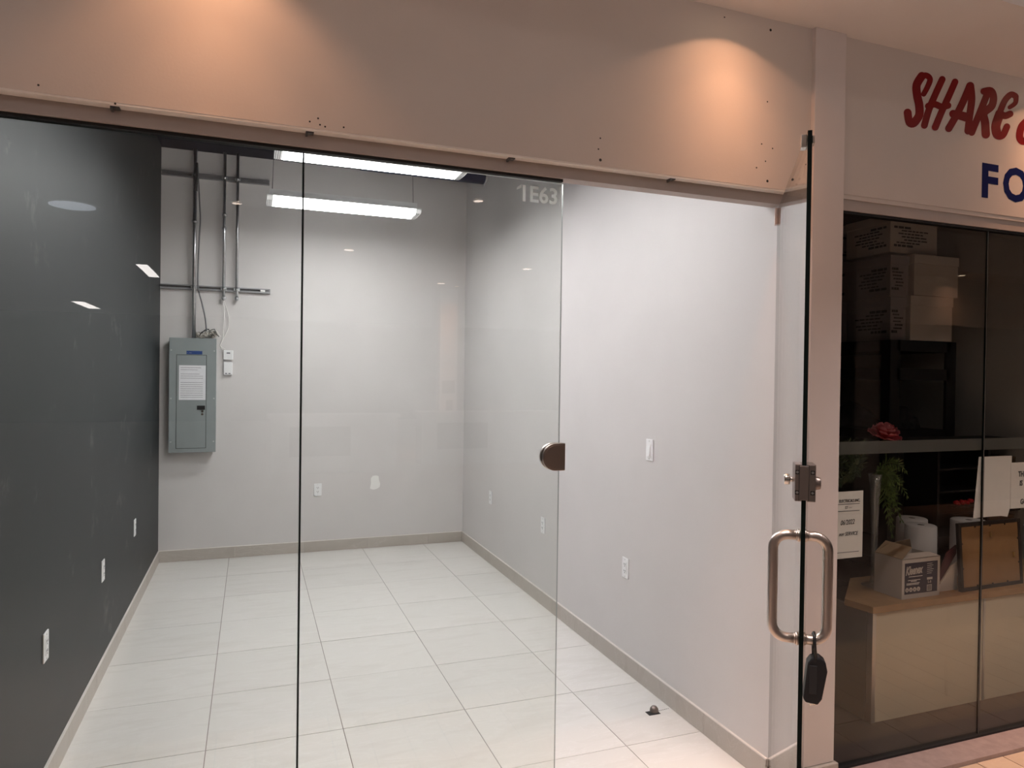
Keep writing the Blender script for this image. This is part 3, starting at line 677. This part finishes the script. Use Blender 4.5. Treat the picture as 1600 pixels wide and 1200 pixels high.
# duct and door stop
du = thing('duct', 'dark blue duct under the ceiling ending at the right wall', 'duct', (R, 6.28, 3.562))
bm = bmesh.new(); cyl(bm, (-1.15, 0, 0), 'x', .08, 1.15, 24); obj('sleeve', bm, M['duct'], du)
bm = bmesh.new(); cyl(bm, (-.012, 0, 0), 'x', .092, .012, 24); obj('flange', bm, M['steel'], du)
p = at(1022, 1112, 2, 0)
ds = thing('floor_stop', 'dark round door stop in a small cut-out of the floor tiles', 'door stop', (p.x, p.y, 0))
bm = bmesh.new(); lathe(bm, [(.0001, .030), (.012, .028), (.020, .018), (.022, .006), (.022, 0)], n=18); obj('dome', bm, M['brushed_dark'], ds)
bm = bmesh.new(); prism(bm, [(-.045, 0), (.02, 0), (.02, .0008), (-.045, .0008)], -.030, .012); obj('cut_out', bm, M['slot'], ds)
for k in range(6):
    boxo('chip', .028+.011*k, .034+.011*k, -.002+.0012*k, .0015+.001*k, .0003, .001, M['slot'], ds)
# ------------------------------------------------------------------ shop lettering
def stroke(bm, pts, r0, r1=None, n=10):
    """thick brush stroke in photograph pixels, laid on the bulkhead face"""
    r0 *= 1.04; r1 = (r1*1.04) if r1 else r0; P = []
    for i in range(len(pts)-1):
        a = Vector((*pts[max(i-1, 0)], 0)); b = Vector((*pts[i], 0)); c = Vector((*pts[i+1], 0)); d = Vector((*pts[min(i+2, len(pts)-1)], 0))
        for k in range(5):
            t_ = k/5; P.append(.5*((2*b)+(c-a)*t_+(2*a-5*b+4*c-d)*t_*t_+(3*b-a-3*c+d)*t_**3))
    P.append(Vector((*pts[-1], 0))); left = []; right = []
    N_ = len(P)
    for i, q in enumerate(P):
        dd = (P[min(i+1, N_-1)]-P[max(i-1, 0)]).normalized(); nn = Vector((-dd.y, dd.x, 0)); r = r0+(r1-r0)*i/(N_-1)
        if i == 0:
            for k in range(7): a_ = math.pi*k/6; left.append(None) if 0 else None
        left.append(q+nn*r); right.append(q-nn*r)
    d0 = (P[0]-P[1]).normalized(); n0 = Vector((-d0.y, d0.x, 0)); d1 = (P[-1]-P[-2]).normalized(); n1 = Vector((-d1.y, d1.x, 0))
    def w(q, dy):
        p_ = at(q.x, q.y, 1, FY); return (p_.x, FY-.0002-dy, p_.z)
    stroke.k = getattr(stroke, 'k', 0)+1; dy = .0004+.00012*(stroke.k % 7)
    for i in range(N_-1):
        bm.faces.new([bm.verts.new(w(x, dy)) for x in (left[i], left[i+1], right[i+1], right[i])])
    for (q, d_, n_, r) in ((P[0], d0, n0, r0), (P[-1], d1, n1, r1)):
        c = [bm.verts.new(w(q+n_*r*math.cos(math.pi*k/8)+d_*r*math.sin(math.pi*k/8), dy)) for k in range(9)]
        bm.faces.new(c)
sg = thing('red_lettering', 'red brush-style vinyl lettering on the white bulkhead, top right', 'sign')
LET = {
 'S': [([(1443,147),(1449,136),(1453,124),(1447,118),(1439,121),(1432,134),(1433,150),(1436,164),(1436,180),(1429,192),(1421,192),(1418,176)], 4.0, 6.0), ([(1440,119),(1432,133),(1433,150),(1436,164),(1436,180),(1428,192)], 6.3, 6.3)],
 'H': [([(1472,124),(1461,148),(1451,172),(1444,196)], 5.0, 5.2), ([(1492,128),(1481,153),(1470,177),(1461,199)], 5.0, 5.2), ([(1450,166),(1460,163),(1471,167),(1481,165)], 5.0, 5.0)],
 'A': [([(1515,134),(1505,158),(1493,182),(1482,201)], 5.4, 5.4), ([(1516,134),(1518,155),(1515,180),(1512,205)], 5.8, 5.2), ([(1489,178),(1498,180),(1509,183)], 6.0, 7.0)],
 'R': [([(1543,145),(1534,168),(1525,190),(1518,207)], 5.2, 5.2), ([(1537,143),(1548,142),(1552,152),(1549,166),(1537,177),(1539,192),(1540,210)], 5.2, 6.4)],
 'E': [([(1586,150),(1579,148),(1570,157),(1562,175),(1555,195),(1556,211),(1566,212),(1573,198)], 4.6, 5.0), ([(1561,178),(1570,181),(1578,178)], 5.5, 5.0), ([(1587,151),(1586,161),(1577,168)], 4.2, 3.0), ([(1562,178),(1556,196),(1557,208)], 7.0, 7.0)],
 'next': [([(1606,188),(1596,198),(1593,214),(1599,221),(1612,214)], 5.5, 5.5)],
}
for k, ss in LET.items():
    bm = bmesh.new()
    for s in ss: stroke(bm, *s)
    obj('letter', bm, M['red_vinyl'], sg, recalc=False)
sg2 = thing('blue_lettering', 'navy blue capital lettering below the red brush lettering', 'sign')
p = at(1535, 306, 1, FY); p2 = at(1567, 311, 1, FY)
text('letter', 'F', p.x-.016, p.z, FY-.0008, .212, M['blue_vinyl'], sg2, off=.034, width=1.16)
text('letter', 'O', p2.x-.004, p2.z+.002, FY-.0008, .212, M['blue_vinyl'], sg2, off=.034, width=1.02)
# ------------------------------------------------------------------ papers on the shop glass
gy = G+.0115
n1 = thing('paper_notice', 'notice with printed heading and handwriting, partly hidden by the pillar', 'paper')
boxo('sheet', 2.262, 2.502, gy, gy+.0006, .918, 1.207, M['paper_warm'], n1)
for z, a, b in ((1.152, 2.29, 2.482), (1.122, 2.29, 2.482), (.944, 2.29, 2.482)): boxo('rule', a, b, gy-.0008, gy, z-.0012, z+.0012, M['ink'], n1)
text('heading', 'ELECTRICALS INC.', 2.366, 1.160, gy-.0008, .0175, M['ink_black'], n1, width=.82, off=.01)
text('handwriting', '06/2022', 2.375, 1.062, gy-.0008, .030, M['ink_black'], n1, shear=.3, width=.8, rot=.04)
text('handwriting', 'nor SERVICE', 2.368, 1.016, gy-.0008, .023, M['ink_black'], n1, shear=.3, width=.85)
text('handwriting', 'ST —', 2.40, 1.132, gy-.0008, .016, M['ink'], n1)
n2 = thing('blank_sheet', 'blank white sheet taped over the seam of the dark shop glass', 'paper')
bm = bmesh.new(); N_ = 8
rowsP = []
for i in range(N_+1):
    t_ = i/N_; z = 1.334-.288*t_
    xl = 3.212-.030*t_; xr = 3.438-.006*t_-(.016 if t_ > .95 else 0)
    rowsP.append([bm.verts.new((xl+(xr-xl)*k/6, gy+.001+.006*t_*math.sin(k/6*3), z-(.006 if (k == 6 and t_ > .9) else 0))) for k in range(7)])
for i in range(N_):
    for k in range(6): bm.faces.new((rowsP[i][k], rowsP[i][k+1], rowsP[i+1][k+1], rowsP[i+1][k]))
obj('sheet', bm, M['paper_warm'], n2)
n3 = thing('printed_notice', 'white notice with bold black capitals at the right picture edge', 'paper')
boxo('sheet', 3.432, 3.72, gy, gy+.0006, 1.078, 1.300, M['paper_warm'], n3)
for s, q in (('TH', (1591, 744)), ('IS', (1593, 758)), ('GO', (1594, 787))):
    p = at(q[0], q[1], 1, gy); text('lettering', s, p.x, p.z-.002, gy-.0008, .036, M['ink_black'], n3, off=.02, width=.8)
# ------------------------------------------------------------------ desk behind the glass
dk = thing('desk', 'low desk with oak top and cream front panels behind the shop glass', 'desk', (0, 0, 0))
dk.location = (2.86, 2.59, 0)
def dl(name, x0, x1, y0, y1, z0, z1, m_, bevel=0, label=None): return boxo(name, x0-2.86, x1-2.86, y0-2.59, y1-2.59, z0, z1, m_, dk, bevel, label)
bm = bmesh.new(); pl_ = [(0, 0), (1.74, 0), (1.74, .43), (.30, .43), (-.028, .15)]
lo_ = [bm.verts.new((x, y-.002, .545)) for x, y in pl_]; hi_ = [bm.verts.new((x, y-.002, .578)) for x, y in pl_]
bm.faces.new(lo_); bm.faces.new(hi_)
for i in range(5): bm.faces.new((lo_[i], lo_[(i+1)%5], hi_[(i+1)%5], hi_[i]))
obj('desk_top', bm, M['wood'], dk, bevel=.002)
dl('end_strip', 2.868, 2.892, 2.596, 2.63, .0, .545, M['alu'], .001, 'pale metal edge of the front')
dl('front_panel', 2.895, 3.640, 2.600, 2.618, .0, .543, M['cream'], .001)
dl('joint_strip', 3.641, 3.659, 2.597, 2.618, .0, .543, M['alu'], .001)
dl('front_panel', 3.660, 4.6, 2.600, 2.618, .0, .543, M['cream'], .001)
dl('side_panel', 2.868, 2.886, 2.632, 3.00, .0, .543, M['side_brown'], .001, 'brown side panel')
DT = .578
# tissue carton
kx0, kx1, ky0, ky1, kz = 3.098, 3.362, 2.632, 2.80, DT
ct = thing('tissue_carton', 'open white carton with dark blue printed label on the desk', 'carton', (kx0, ky0, kz))
w_, d_, h_ = kx1-kx0, ky1-ky0, .205
for nm, q in (('front_wall', (0, w_, 0, .004, 0, h_)), ('rear_wall', (0, w_, d_-.004, d_, 0, h_)), ('side_wall', (0, .004, .004, d_-.004, 0, h_)), ('side_wall', (w_-.004, w_, .004, d_-.004, 0, h_)), ('bottom', (.004, w_-.004, .004, d_-.004, 0, .004))):
    boxo(nm, *q, M['carton'], ct)
def flap(name, quad, m_):
    bm = bmesh.new(); v = [bm.verts.new(q) for q in quad]; f = bm.faces.new(v)
    r = bmesh.ops.extrude_face_region(bm, geom=[f]); bmesh.ops.translate(bm, vec=(0, 0, -.003), verts=[x for x in r['geom'] if isinstance(x, bmesh.types.BMVert)])
    obj(name, bm, m_, ct)
flap('flap', [(0, 0, h_), (0, d_, h_), (.075, d_+.0, h_+.055), (.075, 0.01, h_+.055)], M['kraft'])
flap('flap', [(0, d_, h_), (w_, d_, h_), (w_-.05, d_-.03, h_+.06), (.05, d_-.03, h_+.045)], M['kraft'])
flap('flap', [(0, 0, h_), (w_, 0, h_), (w_-.02, .05, h_+.012), (.03, .05, h_+.012)], M['carton'])
lbp = boxo('print_panel', .018, w_-.018, -.0010, 0, .024, .182, M['navy_print'], ct, label='dark blue printed panel')
text('brand_lettering', 'Kleenex', .022, .122, -.0018, .060, M['carton'], lbp, shear=.35, off=.03, width=.60, rot=.05, spacing=.95)
for z, a, b in ((.112, .045, .14), (.094, .04, .125), (.088, .06, .10), (.078, .03, .12), (.072, .03, .115)): boxo('print_line', a, b, -.0016, -.0010, z-.0015, z+.0015, M['paper_warm'], lbp)
for k in range(4):
    bm = bmesh.new(); cyl(bm, (.034+.0265*k, -.0016, .046), 'y', .0115, .0006, 18); cc = obj('round_symbol', bm, M['carton'], lbp)
    text('symbol', 'xoes'[k], .029+.0265*k, .041, -.0022, .018, M['navy_print'], lbp)
boxo('barcode', .172, .206, -.0018, -.0010, .030, .062, M['carton'], lbp)
for k in range(7): boxo('bar', .176+.004*k, .178+.004*k, -.0022, -.0018, .033, .059, M['navy_print'], lbp)
boxo('code_box', .172, .210, -.0018, -.0010, .088, .100, M['carton'], lbp)
text('code', 'S-8', .176, .070, -.0018, .020, M['carton'], lbp)
for k in range(6): boxo('small_print', .172, .172+random.uniform(.03, .048), -.0016, -.0010, .170-.010*k, .172-.010*k, M['paper_warm'], lbp)
# vase with coral rose and greens
VX, VY = 3.17, 2.87
vs = thing('glass_vase', 'tall narrow clear glass vase standing behind the tissue carton', 'vase', (VX, VY, DT))
bm = bmesh.new(); lathe(bm, [(.062, 0), (.060, .004), (.020, .012), (.014, .05), (.017, .30), (.026, .52), (.035, .605), (.033, .605), (.024, .52), (.015, .30), (.011, .06), (.001, .05)], n=28); obj('vessel', bm, M['vase_glass'], vs)
bx = at(1383, 676, 1, VY)
rs = thing('rose', 'coral pink rose bloom above the vase, just over the frosted band', 'flower', (bx.x, VY, bx.z))
bm = bmesh.new()
for ring in range(5):
    n = (3, 5, 6, 8, 9)[ring]; rr = (.018, .034, .052, .070, .088)[ring]; zt = (.052, .050, .040, .022, -.004)[ring]
    for k in range(n):
        a = 2*math.pi*k/n + ring*.7; wd = 2*math.pi/n*.78
        g = []
        for iu in range(5):
            u_ = iu/4
            g.append([bm.verts.new(((.008+(rr-.008)*math.sin(u_*1.57))*math.cos(a+wd*(v_-.5)*1.3)*(1+.06*math.sin(9*a+u_*4)), (.008+(rr-.008)*math.sin(u_*1.57))*math.sin(a+wd*(v_-.5)*1.3), -.035+(zt+.035)*u_**.8-(.012 if (iu == 4 and v_ in (0, 1)) else 0)+random.uniform(-.002, .002))) for v_ in (0, .25, .5, .75, 1)])
        for iu in range(4):
            for iv in range(4):
                f = bm.faces.new((g[iu][iv], g[iu][iv+1], g[iu+1][iv+1], g[iu+1][iv])); f.smooth = True; f.material_index = 1 if (iu == 3) else 0
bmesh.ops.transform(bm, matrix=Matrix.Rotation(math.radians(18), 4, 'X'), verts=bm.verts)
obj('bloom', bm, [M['petal'], M['petal_edge']], rs)
for k in range(5):
    a = 2*math.pi*k/5; bm = bmesh.new(); c0 = Vector((.010*math.cos(a), .010*math.sin(a), -.04)); c1_ = Vector((.050*math.cos(a), .050*math.sin(a), -.075))
    s_ = Vector((-math.sin(a), math.cos(a), 0))*.010
    bm.faces.new([bm.verts.new(q) for q in (c0-s_, c0+s_, (c0+c1_)/2+s_, c1_, (c0+c1_)/2-s_)]); obj('sepal', bm, M['leaf'], rs)
bm = bmesh.new(); tube(bm, [(0, 0, -.035), (.012, 0, -.15), (VX-bx.x+.01, 0, DT+.50-bx.z), (VX-bx.x, 0, DT+.06-bx.z)], .0042, 8); obj('stem', bm, M['stem'], rs)
def fern(name, label, root, tips, m_):
    t = thing(name, label, 'foliage', root)
    for tip in tips:
        tip = Vector(tip)-Vector(root); bm = bmesh.new(); K = 14
        mid = tip*.5+Vector((0, 0, .08+.05*random.random()))
        P = [(1-s)**2*Vector((0, 0, 0))+2*s*(1-s)*mid+s*s*tip for s in [i/K for i in range(K+1)]]
        tube(bm, P, .0018, 5)
        for i in range(2, K+1):
            d_ = (P[i]-P[i-1]).normalized(); sd = d_.cross(Vector((0, 1, .3))).normalized()
            ln = .050*math.sin(math.pi*min(.95, i/K*.85+.12))
            for sg_ in (-1, 1):
                for q in range(2):
                    b0 = P[i]-d_*.006*q; e_ = b0+sd*sg_*ln*random.uniform(.75, 1.1)+d_*.018+Vector((0, random.uniform(-.012, .012), -.008))
                    n_ = (e_-b0).cross(Vector((0, 1, 0))).normalized()*.0035
                    bm.faces.new([bm.verts.new(x) for x in (b0, (b0+e_)/2+n_, e_, (b0+e_)/2-n_)])
        obj('frond', bm, m_, t)
fern('fern_spray', 'yellow-green feathery fern hanging beside the glass vase', (VX, VY+.01, DT+.60), [(3.27, 2.83, 1.00), (3.33, 2.84, .93), (3.24, 2.82, .86), (3.37, 2.84, 1.06), (3.29, 2.86, .90), (3.22, 2.8, 1.12), (3.35, 2.84, 1.20), (3.28, 2.82, 1.14), (3.31, 2.86, 1.02)], M['leaf'])
fern('dark_foliage', 'dark green leafy sprays filling the space left of the vase', (VX-.04, VY+.06, DT+.58), [(2.92, 2.92, 1.30), (2.86, 2.93, 1.18), (2.98, 2.90, 1.36), (3.02, 2.9, 1.20), (2.84, 2.94, 1.06), (2.94, 2.93, 1.08), (3.10, 2.9, 1.36), (3.05, 2.92, 1.28)], M['leaf_dark'])
# paper rolls
def roll(label, x, y, r, h, lay=False):
    t = thing('paper_roll', label, 'paper roll', (x, y, DT), 0, 'paper towel rolls on the desk')
    bm = bmesh.new(); lathe(bm, [(.020, h), (r-.006, h), (r, h-.005), (r+.001, h*.5), (r, .004), (r-.004, 0), (.020, 0), (.020, h)], n=32); obj('towel', bm, M['tissue'], t)
    bm = bmesh.new(); lathe(bm, [(.0195, 0), (.0195, h-.002), (.017, h-.002), (.017, 0)], n=20); obj('core', bm, M['hole'], t)
roll('white paper roll standing behind the right side of the carton', 3.530, 2.885, .080, .305)
roll('white paper roll just behind the roll next to the carton, mostly hidden', 3.635, 3.03, .082, .31)
roll('white paper roll standing behind the picture frame', 3.875, 2.86, .092, .318)
# envelope / folder leaning between carton and frame
lf = thing('leaning_folder', 'white and maroon folder leaning between carton and picture frame', 'folder', (3.38, 2.66, DT))
bm = bmesh.new(); prism(bm, [(.0, 0), (.16, 0), (.16, .15), (.12, .13)], .012, .020); obj('white_leaf', bm, M['paper_warm'], lf)
bm = bmesh.new(); prism(bm, [(-.004, 0), (.012, 0), (.165, .19), (.165, .235), (.10, .20)], .022, .030); obj('maroon_leaf', bm, mat('maroon_card', (.10, .03, .04), .6), lf)
# picture frame seen from behind
fr = thing('picture_frame', 'black picture frame seen from its brown back, on the desk', 'picture frame', (3.515, 2.625, DT), math.radians(1.5))
fw, fh = .495, .358; lean = math.radians(-4)
def fpart(name, x0, x1, y0, y1, z0, z1, m_, bev=0):
    bm = bmesh.new(); box(bm, x0, x1, y0, y1, z0, z1); bmesh.ops.transform(bm, matrix=Matrix.Rotation(lean, 4, 'X'), verts=bm.verts); return obj(name, bm, m_, fr, bev)
for q in ((0, .020, 0, fh), (fw-.020, fw, 0, fh)): fpart('rail', q[0], q[1], 0, .018, q[2], q[3], M['frame_black'], .001)
for q in ((0, .020), (fh-.020, fh)): fpart('rail', .020, fw-.020, 0, .018, q[0], q[1], M['frame_black'], .001)
fpart('backing', .020, fw-.020, .004, .014, .020, fh-.020, M['mdf'])
for x, z in ((.25, .285), (.43, .165)): fpart('hanger', x-.006, x+.006, -.002, .004, z-.014, z+.014, M['brass'], .001)
for x in (.13, .25, .37):
    for z in (.024, fh-.024): fpart('tab', x-.004, x+.004, .001, .004, z-.004, z+.004, M['frame_black'])
for z in (.12, .25):
    for x in (.024, fw-.024): fpart('tab', x-.004, x+.004, .001, .004, z-.004, z+.004, M['frame_black'])
# ------------------------------------------------------------------ rack with cartons
RX0, RX1, RY0, RY1 = 3.865, 4.455, 3.40, 5.45
rk = thing('storage_rack', 'black steel storage rack stacked with cartons in the dark shop', 'shelving', (RX0, RY0, 0))
rw, rd = RX1-RX0, RY1-RY0
for x in (0, rw-.085):
    for y in (0, rd/2, rd-.03):
        pz_ = 1.954
        bm = bmesh.new(); box(bm, x, x+.085, y, y+.02, 0, pz_); box(bm, x if x == 0 else x+.065, x+.02 if x == 0 else x+.085, y+.02, y+.07, 0, pz_); obj('post', bm, M['rack'], rk)
for z0, z1 in ((1.885, 1.955), (1.695, 1.77), (1.30, 1.36), (.45, .52)):
    for y in (0, rd-.02): boxo('beam', .06, rw-.05, y, y+.022, z0, z1, M['rack'], rk)
    for x in (.0, rw-.02): boxo('beam', x, x+.02, .06, rd, z0, z1, M['rack'], rk)
    boxo('shelf_board', .02, rw-.02, .022, rd-.02, z1-.02, z1-.002, M['board'], rk)
ZT = 1.956
def carton(x, y, z, wx, wy, h, label, plain, dim, k):
    t = thing('storage_carton', label, 'carton', (x, y, z), 0, 'cartons on the storage rack')
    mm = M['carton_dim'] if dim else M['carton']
    boxo('box_body', 0, wx, 0, wy, 0, h*.78, mm, t, bevel=.002)
    boxo('box_lid', -.004, wx+.004, -.004, wy+.004, h*.78, h, mm, t, bevel=.002)
    if not plain:
        bm = bmesh.new(); rnd = random.Random(k*31+int(y*100)+int(z*77)); vert = k % 2
        for r_ in range(7):
            f0_ = .10+.12*r_; big = r_ in (0, 6); u0 = rnd.uniform(.08, .3) if not big else .08; end = u0+rnd.uniform(.35, .6) if not big else u0+.35
            while u0 < min(end, .92):
                l_ = rnd.uniform(.05, .13); hh_ = .045 if big else .027
                a0, a1, b0, b1 = (u0, u0+l_, f0_-hh_, f0_+hh_)
                if vert: q_ = (wy*(.95-.85*b1), wy*(.95-.85*b0), h*(.08+.62*a0), h*(.08+.62*a1)); p_ = (wx*(.95-.85*b1), wx*(.95-.85*b0), q_[2], q_[3])
                else: q_ = (wy*a0, wy*a1, h*(.74-.7*b1*.95), h*(.74-.7*b0*.95)); p_ = (wx*a0, wx*a1, q_[2], q_[3])
                box(bm, -.0006, 0, *q_); box(bm, p_[0], p_[1], -.0006, 0, p_[2], p_[3]); u0 += l_+.018
        obj('print', bm, M['ink_black'], t)
    return t
carton(4.038, 3.405, ZT, .380, .36, .295, 'plain white carton on the rack front corner, lower of two', True, False, 0)
carton(4.065, 3.405, ZT+.297, .400, .36, .27, 'plain white carton on the rack front corner, upper of two', True, False, 1)
nm = ['first', 'second', 'third', 'fourth', 'fifth']
for c_ in range(4):
    for r_ in range(2):
        carton(3.892+.01*r_, 3.79+c_*.41, ZT+.285*r_, .40, .395, .28, 'printed carton on the rack, %s row, %s from the front' % (('bottom', 'second')[r_], nm[c_]), False, True, c_+r_+1)
carton(3.892, 3.43, ZT, .135, .35, .28, 'narrow printed carton left of the plain white cartons, lower', False, True, 0)
carton(3.885, 3.43, ZT+.282, .160, .35, .27, 'narrow printed carton left of the plain white cartons, upper', False, True, 0)
carton(3.90, 3.45, ZT+.574, .42, .36, .25, 'printed carton on top of the stack, just under the header', False, False, 0)
carton(3.88, 3.86, ZT+.572, .40, .40, .25, 'printed carton on top of the stack, second from the front', False, True, 0)
# dark stuff on the lower shelf
def heap(name, label, cat, loc, sx, sy, sz, m_, seed):
    random.seed(seed); bm = bmesh.new(); q = bmesh.ops.create_icosphere(bm, subdivisions=3, radius=1)
    for v in q['verts']:
        c = v.co; k = 1+.22*math.sin(c.x*5+seed)+.16*math.sin(c.y*7+seed*2)+.12*math.sin(c.z*9+c.x*4)
        v.co = Vector((c.x*sx*k, c.y*sy*k, max(-.0, c.z)*sz*k))
    for f in bm.faces: f.smooth = True
    o = obj(name, bm, m_); o.location = loc; return tag(o, label, cat)
heap('dark_bag', 'crumpled dark bag on the middle shelf of the rack, left bay', 'bag', (4.13, 3.98, 1.362), .15, .18, .13, M['dark_cloth'], 1)
heap('dark_cloth', 'folded dark cloth on the middle shelf at the rack front', 'cloth', (4.20, 3.60, 1.362), .13, .09, .12, M['dark_cloth'], 2)
heap('orange_cloth', 'dull orange cloth on the middle shelf behind the rose', 'cloth', (3.985, 3.52, 1.362), .05, .05, .07, M['orange'], 3)
o = boxo('small_box', 3.90, 4.0, 4.0, 4.22, 1.7705, 1.80, M['kraft']); tag(o, 'flat pinkish box on the upper middle shelf of the rack', 'box')
# dark cabinet with folders under the band, right of the greenery
cb = thing('file_cabinet', 'dark pigeonhole shelf with brown folders behind the greenery', 'shelf unit', (3.95, 3.12, 0))
boxo('side', 0, .02, 0, .24, 0, 1.30, M['rack'], cb); boxo('side', .88, .90, 0, .24, 0, 1.30, M['rack'], cb); boxo('back', .02, .88, .23, .24, 0, 1.30, M['rack'], cb)
boxo('divider', .44, .46, .0, .23, 0, 1.30, M['rack'], cb)
boxo('top', -.05, .92, -.02, .25, 1.30, 1.325, M['board'], cb)
for k in range(9): boxo('shelf_panel', .02, .88, .0, .23, .14*k+.02, .14*k+.032, M['rack'], cb)
for k in range(9):
    o = boxo('folder_stack', 4.42, 4.66, 3.13, 3.33, .14*k+.0325, .14*k+.0325+(.10 if k % 2 else .055), M['folder'], bevel=.002); tag(o, 'brown folder stack in the dark pigeonhole shelf, compartment %s from the floor' % ['one','two','three','four','five','six','seven','eight','nine'][k], 'folders', 'folder stacks in the pigeonhole shelf')
rd_ = thing('red_garland', 'small dark red decoration beside the fern', 'decoration', (4.05, 3.08, .93))
bm = bmesh.new()
for k in range(10):
    bmesh.ops.create_icosphere(bm, subdivisions=1, radius=.014, matrix=Matrix.Translation((.016*k, random.uniform(-.006, .006), .014+random.uniform(-.008, .012))))
obj('berries', bm, M['red_thing'], rd_); boxo('tray', -.02, .17, -.02, .03, -.012, 0, M['rack'], rd_)
# ------------------------------------------------------------------ mall hall behind the viewer
o = boxo('wall_mall_far', -16, 16, -22.2, -22, 0, 3.7, M['mall_wall']); struct(o, 'far dark wall of the mall hall behind the viewer')
o = boxo('wall_mall_left', -16.2, -16, -22, 2.3, 0, 3.7, M['mall_wall']); struct(o, 'left end wall of the mall hall')
o = boxo('wall_mall_right', 16, 16.2, -22, 2.3, 0, 3.7, M['mall_wall']); struct(o, 'right end wall of the mall hall')
o = boxo('wall_front_left', -16, L-.12, 2.3, 2.46, 0, 3.8, M['fascia']); struct(o, 'plain wall continuing left of the empty unit')
o = boxo('wall_front_right', 5.2, 16, 2.3, 2.46, 0, 3.8, M['fascia']); struct(o, 'plain wall continuing right of the dark shop')
cm = sempty('column_mall', 'white square column standing in the mall hall', 'pillar', (4.10, -10.6, 0))
boxo('shaft', -.2, .2, -.2, .2, 0, 3.62, M['mall_white'], cm)
boxo('poster', -.14, .14, .2, .206, 1.3, 1.58, M['mall_wall'], cm); boxo('notice', -.05, .10, .2, .206, .75, 1.15, M['side_brown'], cm)
def kiosk(x0, x1, y, label):
    t = thing('kiosk_counter', label, 'counter', (x0, y, 0))
    boxo('body', 0, x1-x0, -.5, 0, 0, .95, M['kiosk'], t); boxo('counter_top', -.05, x1-x0+.05, -.55, .05, .95, 1.0, M['mall_white'], t); boxo('recess', .3, min(1.3, x1-x0-.2), 0, .01, .3, .8, M['mall_wall'], t)
kiosk(.3, 2.4, -7.5, 'white kiosk counter behind the viewer, left'); kiosk(3.0, 6.0, -8.2, 'white kiosk counter behind the viewer, right')
gs = boxo('green_sign', -14.5, -13.4, -21.95, -21.9, 2.2, 2.5, M['green_sign']); tag(gs, 'small green lit sign on the far mall wall', 'sign')
# opposite shop front, seen only mirrored in the dark glass
downlight(4.10, -9.85, 3.61, 63, 12.0, 'added downlight washing the white mall column')  # lamp added so the column shows up in the glass
ow = sempty('wall_opposite', 'bulkhead and dark glass of a shop across the corridor', 'wall')
boxo('bulkhead', 7.7, 15.9, -2.5, -2.3, 2.47, 3.615, M['fascia'], ow); boxo('dark_front', 7.7, 15.9, -2.45, -2.38, 0, 2.47, M['gasket'], ow); boxo('end_pier', 7.5, 7.7, -2.5, -2.3, 0, 3.615, M['fascia'], ow)
boxo('opposite_soffit', 7.5, 15.9, -2.3, -1.87, 3.12, 3.615, M['soffit'], ow)
downlight(8.9, -2.10, CZ, 63, 1.0, 'warm recessed downlight of the shop across the corridor')
